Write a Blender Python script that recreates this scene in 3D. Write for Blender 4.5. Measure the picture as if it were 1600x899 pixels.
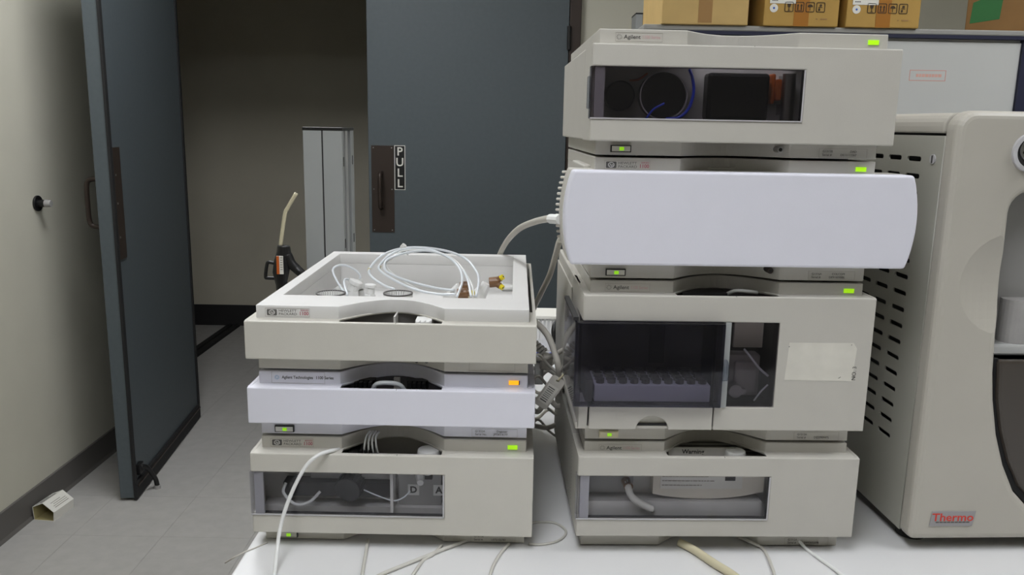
import bpy, bmesh, math, random
from mathutils import Vector, Matrix
random.seed(7)
PI = math.pi

# ---------------------------------------------------------------- camera, world, exposure
scene = bpy.context.scene
for o in list(bpy.data.objects):
    bpy.data.objects.remove(o)
COL = scene.collection
F_PX, PITCH, ROLL, EYE = 1284.6, 0.19477, 0.01814, 1.40
right0 = Vector((1, 0, 0)); up0 = Vector((0, math.sin(PITCH), math.cos(PITCH)))
fwd = Vector((0, math.cos(PITCH), -math.sin(PITCH)))
cr = right0 * math.cos(ROLL) + up0 * math.sin(ROLL)
cu = up0 * math.cos(ROLL) - right0 * math.sin(ROLL)
cam_data = bpy.data.cameras.new('camera'); cam = bpy.data.objects.new('camera', cam_data); COL.objects.link(cam)
cam_data.sensor_fit = 'HORIZONTAL'; cam_data.sensor_width = 36; cam_data.lens = F_PX / 1600 * 36
cam_data.clip_start = 0.02
cam.matrix_world = Matrix(((cr.x, cu.x, -fwd.x, 0), (cr.y, cu.y, -fwd.y, 0), (cr.z, cu.z, -fwd.z, EYE), (0, 0, 0, 1)))
scene.camera = cam

world = bpy.data.worlds.new('world'); scene.world = world; world.use_nodes = True
world.node_tree.nodes['Background'].inputs[0].default_value = (1, 0.97, 0.9, 1)
world.node_tree.nodes['Background'].inputs[1].default_value = 0.0
scene.view_settings.view_transform = 'Standard'; scene.view_settings.look = 'None'
scene.view_settings.gamma = 1; scene.view_settings.use_curve_mapping = False
scene.view_settings.exposure = 0.12
LAMP = 13.0          # strength of the ceiling diffusers

def at(px, py, Y):
    """world point on the plane y = Y seen at photograph position px, py"""
    U = (px - 800) / F_PX; V = (py - 449.5) / F_PX
    d = cr * U - cu * V + fwd
    return Vector((d.x * Y / d.y, Y, EYE + d.z * Y / d.y))
def on(px, py, z):
    """world point at height z seen at photograph position px, py"""
    U = (px - 800) / F_PX; V = (py - 449.5) / F_PX
    d = cr * U - cu * V + fwd
    t = (z - EYE) / d.z
    return Vector((d.x * t, d.y * t, z))

# ---------------------------------------------------------------- materials
def srgb(r, g, b):
    def f(c):
        c /= 255
        return c / 12.92 if c <= .04045 else ((c + .055) / 1.055) ** 2.4
    return (f(r), f(g), f(b), 1)
def mat(name, col, rough=.5, metal=0, spec=.5, noise=0, scale=40, bump=0, bscale=300, emit=0, coat=0):
    m = bpy.data.materials.new(name); m.use_nodes = True
    nt = m.node_tree; b = nt.nodes['Principled BSDF']
    c = srgb(*col)
    b.inputs['Base Color'].default_value = c
    b.inputs['Roughness'].default_value = rough; b.inputs['Metallic'].default_value = metal
    b.inputs['Specular IOR Level'].default_value = spec
    b.inputs['Coat Weight'].default_value = coat
    tc = None
    if noise or bump:
        tc = nt.nodes.new('ShaderNodeTexCoord')
    if noise:
        n = nt.nodes.new('ShaderNodeTexNoise'); n.inputs['Scale'].default_value = scale; n.inputs['Detail'].default_value = 5
        nt.links.new(tc.outputs['Object'], n.inputs['Vector'])
        r = nt.nodes.new('ShaderNodeValToRGB')
        r.color_ramp.elements[0].position = .3; r.color_ramp.elements[1].position = .7
        r.color_ramp.elements[0].color = tuple(x * (1 - noise) for x in c[:3]) + (1,)
        r.color_ramp.elements[1].color = tuple(min(1, x * (1 + noise)) for x in c[:3]) + (1,)
        nt.links.new(n.outputs['Fac'], r.inputs['Fac']); nt.links.new(r.outputs['Color'], b.inputs['Base Color'])
    if bump:
        n2 = nt.nodes.new('ShaderNodeTexNoise'); n2.inputs['Scale'].default_value = bscale; n2.inputs['Detail'].default_value = 3
        nt.links.new(tc.outputs['Object'], n2.inputs['Vector'])
        bp = nt.nodes.new('ShaderNodeBump'); bp.inputs['Strength'].default_value = bump; bp.inputs['Distance'].default_value = .002
        nt.links.new(n2.outputs['Fac'], bp.inputs['Height']); nt.links.new(bp.outputs['Normal'], b.inputs['Normal'])
    if emit:
        b.inputs['Emission Color'].default_value = c; b.inputs['Emission Strength'].default_value = emit
    return m
def glass(name, tint, haze=.0, hcol=(150, 150, 168), rough=.04):
    m = bpy.data.materials.new(name); m.use_nodes = True
    nt = m.node_tree; nt.nodes.clear()
    out = nt.nodes.new('ShaderNodeOutputMaterial'); mix = nt.nodes.new('ShaderNodeMixShader')
    tr = nt.nodes.new('ShaderNodeBsdfTransparent'); tr.inputs[0].default_value = srgb(*tint)
    gl = nt.nodes.new('ShaderNodeBsdfGlossy'); gl.inputs['Roughness'].default_value = rough
    fr = nt.nodes.new('ShaderNodeFresnel'); fr.inputs['IOR'].default_value = 1.45
    df = nt.nodes.new('ShaderNodeBsdfDiffuse'); df.inputs[0].default_value = srgb(*hcol)
    hz = nt.nodes.new('ShaderNodeMixShader'); hz.inputs[0].default_value = haze      # dust and fine scratches
    nt.links.new(tr.outputs[0], hz.inputs[1]); nt.links.new(df.outputs[0], hz.inputs[2])
    ge = nt.nodes.new('ShaderNodeNewGeometry'); iv = nt.nodes.new('ShaderNodeMath'); iv.operation = 'SUBTRACT'; iv.inputs[0].default_value = 1
    mu = nt.nodes.new('ShaderNodeMath'); mu.operation = 'MULTIPLY'       # the mirror sheen lies on the outer face only
    nt.links.new(ge.outputs['Backfacing'], iv.inputs[1]); nt.links.new(iv.outputs[0], mu.inputs[0]); nt.links.new(fr.outputs[0], mu.inputs[1])
    nt.links.new(mu.outputs[0], mix.inputs[0]); nt.links.new(hz.outputs[0], mix.inputs[1]); nt.links.new(gl.outputs[0], mix.inputs[2])
    nt.links.new(mix.outputs[0], out.inputs[0])
    return m
def perforated(name, col, dark, pitch):
    """fine punched-hole pattern, far too small to model hole by hole"""
    m = mat(name, col, .55); nt = m.node_tree; b = nt.nodes['Principled BSDF']
    tc = nt.nodes.new('ShaderNodeTexCoord'); mp = nt.nodes.new('ShaderNodeMapping')
    mp.inputs['Scale'].default_value = (1 / pitch,) * 3
    mp.inputs['Rotation'].default_value = (PI / 4, 0, 0)
    v = nt.nodes.new('ShaderNodeTexVoronoi'); v.inputs['Randomness'].default_value = 0; v.inputs['Scale'].default_value = 1
    r = nt.nodes.new('ShaderNodeValToRGB')
    r.color_ramp.elements[0].position = .28; r.color_ramp.elements[1].position = .36
    r.color_ramp.elements[0].color = srgb(*dark); r.color_ramp.elements[1].color = srgb(*col)
    sx = nt.nodes.new('ShaderNodeSeparateXYZ'); cx = nt.nodes.new('ShaderNodeCombineXYZ')
    nt.links.new(tc.outputs['Object'], mp.inputs['Vector']); nt.links.new(mp.outputs[0], sx.inputs[0])
    nt.links.new(sx.outputs[1], cx.inputs[0]); nt.links.new(sx.outputs[2], cx.inputs[1])
    v.voronoi_dimensions = '2D'
    nt.links.new(cx.outputs[0], v.inputs['Vector']); nt.links.new(v.outputs['Distance'], r.inputs['Fac'])
    nt.links.new(r.outputs[0], b.inputs['Base Color'])
    return m

M = {}
M['beige'] = mat('beige_plastic', (198, 195, 186), .5, noise=.02, scale=25, bump=.06, bscale=900)
M['beige_grey'] = mat('greyish_beige_plastic', (188, 185, 177), .5, noise=.02, scale=25, bump=.06, bscale=900)
M['white'] = mat('cool_white_plastic', (221, 221, 231), .45, noise=.012, scale=25, bump=.05, bscale=900)
M['tray'] = mat('light_grey_plastic', (214, 213, 211), .5, noise=.012, scale=25, bump=.05, bscale=900)
M['perf'] = perforated('perforated_panel', (206, 204, 196), (128, 126, 120), .0034)
M['dark'] = mat('dark_interior_plastic', (46, 45, 46), .6)
M['midgrey'] = mat('mid_grey_metal', (160, 158, 156), .45, noise=.08, scale=30)
M['inner'] = mat('interior_grey', (205, 203, 199), .55, noise=.1, scale=18)
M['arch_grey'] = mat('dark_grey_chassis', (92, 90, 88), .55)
M['cream'] = mat('cream_moulding', (226, 219, 205), .55, noise=.06, scale=14)
M['black'] = mat('black_plastic', (18, 18, 19), .4)
M['rubber'] = mat('black_rubber', (24, 24, 25), .75)
M['line'] = mat('seam_line', (96, 92, 86), .7)
M['label_line'] = mat('label_outline_ink', (150, 144, 134), .7)
M['ink'] = mat('dark_ink', (52, 50, 50), .7)
M['logo_grey'] = mat('logo_grey_ink', (92, 90, 88), .7)
M['red_ink'] = mat('magenta_red_ink', (172, 92, 104), .7)
M['pale_red'] = mat('faded_red_ink', (196, 158, 160), .7)
M['blue_ink'] = mat('pale_blue_ink', (140, 180, 210), .7)
M['green_led'] = mat('green_status_lamp', (165, 228, 20), .4, emit=.55)
M['amber_led'] = mat('amber_status_lamp', (255, 170, 20), .4, emit=.8)
M['btn_led'] = mat('button_lamp', (150, 220, 25), .4, emit=.5)
M['smoke'] = glass('smoked_window', (240, 240, 242), .005)
M['smoke_door'] = glass('smoked_sampler_door', (203, 202, 210), .008, (110, 110, 150))
M['smoke_dad'] = glass('dark_smoked_window', (212, 209, 212), .006)
M['clear'] = glass('clear_plastic', (215, 218, 225))
M['ptfe'] = mat('translucent_white_tube', (226, 227, 225), .3)
M['ptfe_blue'] = mat('bluish_white_tube', (222, 227, 232), .3)
M['tube'] = mat('milky_tube', (196, 194, 186), .35)
M['tube_y'] = mat('yellowed_tube', (206, 198, 168), .35)
M['cable'] = mat('grey_beige_cable', (190, 186, 177), .5)
M['cable_w'] = mat('pale_cable', (200, 196, 188), .5)
M['blue'] = mat('blue_tube', (40, 70, 220), .35)
M['steel'] = mat('steel', (170, 170, 172), .28, metal=1)
M['silver'] = mat('silver_paint', (190, 189, 192), .45)
M['brown_fit'] = mat('brown_peek', (122, 88, 58), .4)
M['orange'] = mat('orange_strip', (196, 96, 30), .5)
M['yellow'] = mat('yellow_peek', (226, 208, 30), .4)
M['nylon'] = mat('white_nylon', (226, 226, 224), .4)
M['door'] = mat('blue_grey_paint', (79, 87, 91), .55, noise=.04, scale=60, bump=.08, bscale=400)
M['bronze'] = mat('dark_bronze', (58, 48, 42), .45, metal=.3)
M['wall'] = mat('painted_wall', (198, 195, 180), .8, noise=.02, scale=6, bump=.15, bscale=250)
M['wall_far'] = mat('corridor_wall_paint', (202, 196, 178), .85, noise=.03, scale=5, bump=.1, bscale=250)
M['base'] = mat('vinyl_baseboard', (98, 95, 91), .6)
M['base_dark'] = mat('black_vinyl_baseboard', (38, 37, 38), .6)
M['floor'] = mat('floor_substrate', (140, 138, 134), .8)
M['tile'] = mat('grey_vinyl_tile', (172, 170, 166), .5, noise=.05, scale=22, bump=.05, bscale=200)
M['ceiling'] = mat('ceiling_white', (215, 213, 205), .9)
M['bench'] = mat('white_laminate', (217, 217, 217), .42, noise=.012, scale=8)
M['bench_edge'] = mat('bench_leg_grey', (120, 122, 125), .5)
M['alu'] = mat('grey_painted_post', (158, 161, 160), .45, noise=.02, scale=15)
M['alu_light'] = mat('bare_aluminium', (196, 197, 196), .35, metal=.4)
M['ms'] = mat('cream_instrument_paint', (181, 177, 167), .45, noise=.03, scale=9, bump=.04, bscale=500)
M['ms_side'] = mat('grey_side_panel', (172, 171, 161), .5, noise=.03, scale=8)
M['ms_door'] = mat('dark_brown_tinted_door', (66, 60, 54), .3)
M['ms_hood'] = mat('grey_recess', (150, 149, 147), .45)
M['cab'] = mat('white_cabinet_panel', (192, 193, 190), .5, noise=.02, scale=6)
M['navy'] = mat('navy_trim', (30, 33, 58), .45)
M['cab_top'] = mat('grey_cabinet_top', (150, 149, 144), .5)
M['card'] = mat('brown_cardboard', (192, 162, 104), .75, noise=.05, scale=18)
M['card2'] = mat('ochre_cardboard', (178, 142, 72), .75, noise=.05, scale=18)
M['card3'] = mat('dark_cardboard', (140, 104, 58), .75, noise=.06, scale=18)
M['tape'] = mat('brown_packing_tape', (158, 122, 76), .35)
M['tape_dark'] = mat('amber_packing_tape', (164, 108, 36), .35)
M['print'] = mat('carton_print', (62, 46, 26), .7)
M['paper'] = mat('white_paper', (226, 224, 216), .7)
M['paper_worn'] = mat('worn_paper_residue', (210, 207, 197), .75, noise=.05, scale=45)
M['green'] = mat('green_tape', (38, 110, 50), .5, noise=.1, scale=20)
M['sticker_blue'] = mat('sticker_blue', (40, 90, 180), .6)
M['inside_box'] = mat('box_inside', (176, 166, 120), .8)
M['vial'] = mat('dark_vial_tray', (88, 86, 84), .5)
M['tray_front'] = mat('vial_tray_front', (226, 223, 227), .5)

# ---------------------------------------------------------------- mesh helpers
def link(name, me, m, parent=None, smooth=False, bevel=0, seg=2):
    o = bpy.data.objects.new(name, me); COL.objects.link(o)
    if m is not None and not me.materials:
        me.materials.append(M[m] if isinstance(m, str) else m)
    if parent is not None:
        o.parent = parent
    if smooth:
        for p in me.polygons: p.use_smooth = True
    if bevel:
        b = o.modifiers.new('bevel', 'BEVEL'); b.width = bevel; b.segments = seg; b.limit_method = 'ANGLE'; b.angle_limit = .6
    return o
def bm_mesh(name, bm):
    bmesh.ops.recalc_face_normals(bm, faces=bm.faces)
    me = bpy.data.meshes.new(name); bm.to_mesh(me); bm.free(); return me
def b_box(bm, x0, x1, y0, y1, z0, z1):
    v = [bm.verts.new((x, y, z)) for x in (x0, x1) for y in (y0, y1) for z in (z0, z1)]
    for f in ((0, 1, 3, 2), (4, 6, 7, 5), (0, 4, 5, 1), (2, 3, 7, 6), (0, 2, 6, 4), (1, 5, 7, 3)):
        bm.faces.new([v[i] for i in f])
def b_prism(bm, poly, a0, a1, axis='y'):
    """poly of 2-D points, extruded along axis from a0 to a1 (poly is xz for y, xy for z, yz for x)"""
    def P(p, a):
        return {'y': (p[0], a, p[1]), 'z': (p[0], p[1], a), 'x': (a, p[0], p[1])}[axis]
    A = [bm.verts.new(P(p, a0)) for p in poly]; B = [bm.verts.new(P(p, a1)) for p in poly]
    bm.faces.new(A); bm.faces.new(B[::-1])
    n = len(poly)
    for i in range(n):
        bm.faces.new((A[i], B[i], B[(i + 1) % n], A[(i + 1) % n]))
def b_cyl(bm, p0, p1, r0, r1=None, n=20):
    r1 = r0 if r1 is None else r1
    p0 = Vector(p0); p1 = Vector(p1); d = (p1 - p0).normalized()
    a = d.orthogonal().normalized(); b = d.cross(a)
    A = [bm.verts.new(p0 + (a * math.cos(2 * PI * i / n) + b * math.sin(2 * PI * i / n)) * r0) for i in range(n)]
    B = [bm.verts.new(p1 + (a * math.cos(2 * PI * i / n) + b * math.sin(2 * PI * i / n)) * r1) for i in range(n)]
    bm.faces.new(A[::-1]); bm.faces.new(B)
    for i in range(n):
        bm.faces.new((A[i], A[(i + 1) % n], B[(i + 1) % n], B[i]))
def box(name, x0, x1, y0, y1, z0, z1, m, parent=None, bevel=0):
    bm = bmesh.new(); b_box(bm, x0, x1, y0, y1, z0, z1)
    return link(name, bm_mesh(name, bm), m, parent, bevel=bevel)
def boxes(name, lst, m, parent=None, bevel=0):
    bm = bmesh.new()
    for b in lst: b_box(bm, *b)
    return link(name, bm_mesh(name, bm), m, parent, bevel=bevel)
def prism(name, poly, a0, a1, m, parent=None, axis='y', bevel=0, seg=2):
    bm = bmesh.new(); b_prism(bm, poly, a0, a1, axis)
    return link(name, bm_mesh(name, bm), m, parent, bevel=bevel, seg=seg)
def cyl(name, p0, p1, r0, m, parent=None, r1=None, n=24, bevel=0):
    bm = bmesh.new(); b_cyl(bm, p0, p1, r0, r1, n)
    o = link(name, bm_mesh(name, bm), m, parent, bevel=bevel)
    return o
def spline(pts, k=8):
    """Catmull-Rom through the points"""
    P = [Vector(p) for p in pts]; P = [P[0] * 2 - P[1]] + P + [P[-1] * 2 - P[-2]]
    out = []
    for i in range(1, len(P) - 2):
        for j in range(k):
            t = j / k
            out.append(.5 * ((2 * P[i]) + (P[i + 1] - P[i - 1]) * t + (2 * P[i - 1] - 5 * P[i] + 4 * P[i + 1] - P[i + 2]) * t * t
                             + (3 * P[i] - P[i - 1] - 3 * P[i + 1] + P[i + 2]) * t ** 3))
    out.append(P[-2]); return out
def tube(name, pts, r, m, parent=None, k=8, n=8, raw=False, r_end=None):
    C = [Vector(p) for p in pts] if raw else spline(pts, k)
    bm = bmesh.new(); rings = []; a = None
    for i, c in enumerate(C):
        d = (C[min(i + 1, len(C) - 1)] - C[max(i - 1, 0)]).normalized()
        a = d.orthogonal().normalized() if a is None else (a - d * a.dot(d)).normalized()
        b = d.cross(a)
        rr = r if r_end is None else r + (r_end - r) * i / (len(C) - 1)
        rings.append([bm.verts.new(c + (a * math.cos(2 * PI * j / n) + b * math.sin(2 * PI * j / n)) * rr) for j in range(n)])
    for A, B in zip(rings, rings[1:]):
        for j in range(n):
            bm.faces.new((A[j], A[(j + 1) % n], B[(j + 1) % n], B[j]))
    bm.faces.new(rings[0][::-1]); bm.faces.new(rings[-1])
    return link(name, bm_mesh(name, bm), m, parent, smooth=True)
def plate(name, outer, holes, z0, z1, m, parent=None, plane='xy', bevel=0):
    """flat plate with real holes; outline in 2-D; plane says which plane it lies in"""
    cu_ = bpy.data.curves.new(name, 'CURVE'); cu_.dimensions = '2D'; cu_.fill_mode = 'BOTH'; cu_.extrude = (z1 - z0) / 2
    for loop in [outer] + holes:
        s = cu_.splines.new('POLY'); s.points.add(len(loop) - 1); s.use_cyclic_u = True
        for p, q in zip(s.points, loop): p.co = (q[0], q[1], 0, 1)
    t = bpy.data.objects.new(name, cu_); me = bpy.data.meshes.new_from_object(t); bpy.data.objects.remove(t)
    zc = (z0 + z1) / 2
    for v in me.vertices:
        a, b, c = v.co
        if plane == 'xy': v.co = (a, b, c + zc)
        elif plane == 'xz': v.co = (a, c + zc, b)
        else: v.co = (c + zc, a, b)
    me.update()
    bm = bmesh.new(); bm.from_mesh(me); bmesh.ops.remove_doubles(bm, verts=bm.verts, dist=1e-5)
    bmesh.ops.recalc_face_normals(bm, faces=bm.faces); bm.to_mesh(me); bm.free()
    return link(name, me, m, parent, bevel=bevel)
def text(name, body, size, x, y, z, m, parent=None, align='LEFT', thick=.00012, sx=1, bold=0, shear=0, rotz=0):
    """lettering standing in the xz plane and facing -y"""
    c = bpy.data.curves.new(name, 'FONT'); c.body = body; c.size = size; c.extrude = thick; c.align_x = align; c.align_y = 'CENTER'
    c.offset = bold; c.shear = shear; c.resolution_u = 3
    t = bpy.data.objects.new(name, c); me = bpy.data.meshes.new_from_object(t); bpy.data.objects.remove(t)
    for v in me.vertices:
        a, b, d = v.co
        v.co = (x + a * sx, y - d, z + b)
    me.materials.clear()
    return link(name, me, m, parent)
def frame(name, x0, x1, z0, z1, y, w, m, parent=None, d=.0002):
    return boxes(name, [(x0, x1, y - d, y, z0, z0 + w), (x0, x1, y - d, y, z1 - w, z1),
                        (x0, x0 + w, y - d, y, z0 + w, z1 - w), (x1 - w, x1, y - d, y, z0 + w, z1 - w)], m, parent)
def thing(name, label, cat, loc=(0, 0, 0), rz=0, group=None):
    o = bpy.data.objects.new(name, None); COL.objects.link(o); o.empty_display_size = .05
    o.location = loc; o.rotation_euler = (0, 0, rz)
    o['label'] = label; o['category'] = cat
    if group: o['group'] = group
    return o
def tag(o, label, cat, group=None, kind=None):
    o['label'] = label; o['category'] = cat
    if group: o['group'] = group
    if kind: o['kind'] = kind
    return o
def struct(o, label=None, cat=None):
    o['kind'] = 'structure'
    if label: o['label'] = label
    if cat: o['category'] = cat
    return o
def rrect(x0, x1, y0, y1, r, n=5):
    pts = []
    for cx, cy, a in ((x1 - r, y1 - r, 0), (x0 + r, y1 - r, PI / 2), (x0 + r, y0 + r, PI), (x1 - r, y0 + r, 1.5 * PI)):
        for i in range(n + 1):
            t = a + PI / 2 * i / n; pts.append((cx + r * math.cos(t), cy + r * math.sin(t)))
    return pts

# ---------------------------------------------------------------- the room
XL, YD, YB, XR, YF, CEIL = -1.695, 3.78, 5.56, 3.2, -2.6, 2.75
OPL, OPR = -1.615, .232          # door opening
floor = struct(box('floor', -3.4, XR, YF, YB + .1, -.05, -.004, 'floor'), 'grey vinyl tile floor with faint seams', 'floor')
TS = .305
ys = []; y = 3.5 - 12 * TS
while y < YB: ys.append(y); y += TS
for i in range(14):
    for yy in ys:
        xa = -1.18 + (i - 9) * TS; xb = xa + TS
        if yy < 1.3 or xa > .1: continue
        if yy + TS <= YD + .1 and xb <= XL: continue
        if xb < -2.2: continue
        xa2, xb2, ya2, yb2 = xa, xb, yy, min(yy + TS, YB)
        if yy + TS <= YD + .1: xa2 = max(xa, XL)
        bm = bmesh.new(); b_box(bm, xa2 + .0004, xb2 - .0004, ya2 + .0004, yb2 - .0004, -.0039, 0)
        link('floor_tile', bm_mesh('floor_tile', bm), 'tile', floor)
struct(box('wall_left', XL - .12, XL, YF, YD, -.02, CEIL, 'wall'), 'plain cream painted wall behind the open door', 'wall')
struct(box('wall_right', XR, XR + .1, YF, YD, -.02, CEIL, 'wall'))
struct(box('wall_front', XL, XR, YF - .1, YF, -.02, CEIL, 'wall'))
HEAD = 2.10
struct(boxes('wall_back', [(OPR + .05, XR, YD, YD + .12, -.02, CEIL), (XL, OPL - .05, YD, YD + .12, -.02, CEIL),
                           (OPL - .05, OPR + .05, YD, YD + .12, HEAD + .05, CEIL)], 'wall'), 'cream wall with the double doorway', 'wall')
struct(box('wall_corridor', -3.4, XR, YB, YB + .1, -.02, CEIL, 'wall_far'), 'dim cream corridor wall seen through the open doorway', 'wall')
struct(box('wall_corridor_side', -3.5, -3.4, YD, YB + .1, -.02, CEIL, 'wall_far'))
struct(box('wall_corridor_end', XR, XR + .1, YD, YB + .1, -.02, CEIL, 'wall_far'))
struct(box('ceiling', -3.5, XR + .1, YF - .1, YB + .1, CEIL, CEIL + .1, 'ceiling'))
o = prism('baseboard_left', [(XL, 0), (XL + .016, 0), (XL + .009, .012), (XL + .007, .1), (XL, .102)], YF + .01, YD, 'base', axis='y')
struct(o, 'dark grey vinyl baseboard along the cream wall', 'baseboard')
struct(box('baseboard_corridor', -3.4, XR, YB - .01, YB, 0, .145, 'base_dark'), 'black baseboard at the far corridor wall', 'baseboard')
struct(boxes('trim_1', [(OPR, OPR + .05, YD - .03, YD + .13, 0, HEAD + .05), (OPL - .05, OPL, YD - .03, YD + .13, 0, HEAD + .05),
                        (OPL, OPR, YD - .03, YD + .13, HEAD, HEAD + .05)], 'bronze', bevel=.003), 'dark bronze metal door frame', 'door frame')

# open leaf: local x runs from hinge to free edge, +y is the face we see
hx, hy, nx, ny = -1.490, 3.745, -1.392, 2.845
LEN = math.hypot(nx - hx, ny - hy)
d1 = thing('door_1', 'open blue-grey door leaf standing against the cream wall', 'door', (hx, hy, 0), math.atan2(ny - hy, nx - hx)); d1['kind'] = 'structure'
box('leaf', 0, LEN - .004, -.050, 0, .012, HEAD - .005, 'door', d1, bevel=.002)
box('edge_gasket', LEN - .022, LEN, .0, .008, .008, HEAD - .005, 'rubber', d1)
box('hinge_edge', -.006, .016, -.03, .006, .012, HEAD - .005, 'rubber', d1)
sw = box('door_sweep', .01, LEN - .004, .0, .01, .006, .07, 'rubber', d1)
box('sweep_rail', .01, LEN - .02, .01, .013, .050, .056, 'bronze', sw)
pp = box('push_plate', LEN - .105, LEN - .022, 0, .003, .905, 1.30, 'bronze', d1)
for zz in (.985, 1.205, 1.015 + .09):
    cyl('screw', (LEN - .05, .003, zz), (LEN - .05, .0045, zz), .004, 'steel', pp, n=10)
tube('pull_handle', [(LEN - .06, -.05, 1.02), (LEN - .06, -.085, 1.022), (LEN - .06, -.1, 1.04), (LEN - .06, -.102, 1.10),
                     (LEN - .06, -.1, 1.17), (LEN - .06, -.085, 1.188), (LEN - .06, -.05, 1.19)], .009, 'bronze', d1)
hold = box('door_holder', LEN - .075, LEN - .035, 0, .018, .09, .13, 'black', d1, bevel=.003)
tube('holder_arm', [(LEN - .055, .012, .115), (LEN - .075, .03, .10), (LEN - .105, .045, .045), (LEN - .11, .05, .012)], .009, 'black', hold)
cyl('holder_foot', (LEN - .11, .05, .0005), (LEN - .11, .05, .014), .012, 'midgrey', hold)

# closed leaf
d2 = thing('door_2', 'closed blue-grey door leaf with bronze pull plate and black sign', 'door', (0, 0, 0)); d2['kind'] = 'structure'
YP = YD - .03
box('leaf', -.658, OPR - .003, YP, YP + .045, .01, HEAD - .004, 'door', d2, bevel=.002)
pl = box('pull_plate', -.645, -.543, YP - .003, YP, .909, 1.301, 'bronze', d2)
for xx in (-.635, -.553):
    for zz in (.919, 1.105, 1.291):
        cyl('screw', (xx, YP - .003, zz), (xx, YP - .0042, zz), .003, 'steel', pl, n=8)
tube('pull_handle', [(-.6, YP, 1.022), (-.6, YP - .035, 1.024), (-.6, YP - .05, 1.045), (-.6, YP - .052, 1.1),
                     (-.6, YP - .05, 1.16), (-.6, YP - .035, 1.178), (-.6, YP, 1.18)], .009, 'bronze', pl)
sg = box('pull_sign', -.541, -.492, YP - .002, YP, 1.103, 1.303, 'paper', d2)
box('sign_field', -.538, -.495, YP - .0026, YP - .002, 1.106, 1.300, 'black', sg)
for i, ch in enumerate('PULL'):
    text('sign_letter', ch, .052, -.5165, YP - .0028, 1.274 - i * .0475, 'paper', sg, 'CENTER', bold=.0008)
for zz in (1.78, 1.0, .25):
    h_ = cyl('hinge', (OPR - .002, YP - .008, zz - .05), (OPR - .002, YP - .008, zz + .05), .009, 'black', d2, n=12)

# lamps on the ceiling (the room's own lighting)
def ceiling_lamp(x0, x1, y0, y1, label, power):
    t = thing('ceiling_light', label, 'light', ((x0 + x1) / 2, (y0 + y1) / 2, CEIL))
    w = (x1 - x0) / 2; h = (y1 - y0) / 2
    boxes('frame', [(-w - .03, w + .03, -h - .03, -h, -.05, 0), (-w - .03, w + .03, h, h + .03, -.05, 0), (-w - .03, -w, -h, h, -.05, 0), (w, w + .03, -h, h, -.05, 0)], 'ceiling', t)
    box('diffuser', -w, w, -h, h, -.04, -.035, mat('lamp_diffuser', (249, 251, 255), .6, emit=LAMP * power), t)
ceiling_lamp(-.55, .05, -.60, .60, 'recessed ceiling light panel above the viewer', .86)
ceiling_lamp(-1.03, -.60, 1.85, 2.75, 'recessed ceiling light panel near the double doorway', 1.72)
ceiling_lamp(1.35, 1.95, .1, 1.3, 'recessed ceiling light panel over the right end of the bench', .85)

# small things of the room
st = thing('door_stop', 'round dark wall door stop with grey rubber tip on the cream wall', 'door stop', (XL, 2.92, 1.098))
cyl('flange', (0, 0, 0), (.008, 0, 0), .028, 'black', st, bevel=.002)
cyl('stem', (.008, 0, 0), (.03, 0, 0), .013, 'black', st)
cyl('rubber_tip', (.03, 0, 0), (.052, 0, 0), .014, 'midgrey', st, r1=.012, bevel=.002)
cs = thing('floor_cable_cover', 'black two-strip cable cover on the corridor floor', 'cable cover', (-1.925, 5.0, 0))
for s in (-1, 1):
    prism('strip', [(s * .008, 0), (s * .045, 0), (s * .04, .014), (s * .01, .014)], -1.0, .54, 'rubber', cs, axis='y')

# little open carton on the floor (house-shaped end)
ct = thing('folded_carton', 'small open white carton lying on the floor by the baseboard', 'carton', (-1.638, 2.685, 0), math.radians(-6)); ct.scale = (.72, .74, .70)
pr = [(-.052, 0), (.052, .0), (.056, .048), (.0, .094), (-.056, .07)]
inn = [(px * .95, .002 + pz * .955) for px, pz in pr]
bm = bmesh.new()
for (y0, y1) in ((0, .15),):
    O0 = [bm.verts.new((p[0], y0, p[1])) for p in pr]; O1 = [bm.verts.new((p[0], y1, p[1])) for p in pr]
    I0 = [bm.verts.new((p[0], y0, p[1])) for p in inn]
    for i in range(5):
        j = (i + 1) % 5
        bm.faces.new((O0[i], O0[j], O1[j], O1[i])); bm.faces.new((O0[i], I0[i], I0[j], O0[j]))
    bm.faces.new(O1)
link('carton_sleeve', bm_mesh('carton_sleeve', bm), 'paper', ct)
bm = bmesh.new()
I0 = [bm.verts.new((p[0], .0005, p[1])) for p in inn]; I1 = [bm.verts.new((p[0], .148, p[1])) for p in inn]
for i in range(5):
    j = (i + 1) % 5; bm.faces.new((I0[i], I0[j], I1[j], I1[i]))
bm.faces.new(I1)
link('carton_inside', bm_mesh('carton_inside', bm), 'inside_box', ct)
def on_slope(name, a, b, t0, t1, y0, y1, m, parent):
    """thin printed strip on the sloping face from profile point a to b"""
    A = Vector((a[0], 0, a[1])); B = Vector((b[0], 0, b[1])); n = (B - A).cross(Vector((0, 1, 0))).normalized() * .0006
    if n.z < 0: n = -n
    bm = bmesh.new()
    v = [bm.verts.new((A + (B - A) * t + n + Vector((0, yy, 0)))) for t, yy in ((t0, y0), (t1, y0), (t1, y1), (t0, y1))]
    w = [bm.verts.new(q.co - n) for q in v]
    bm.faces.new(v)
    for i in range(4): bm.faces.new((v[i], v[(i + 1) % 4], w[(i + 1) % 4], w[i]))
    link(name, bm_mesh(name, bm), m, parent)
for t0, t1, y0, y1 in ((.2, .34, .01, .12), (.45, .55, .02, .13), (.68, .8, .01, .1)):
    on_slope('printed_line', pr[3], pr[4], t0, t1, y0, y1, 'logo_grey', ct)
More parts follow.
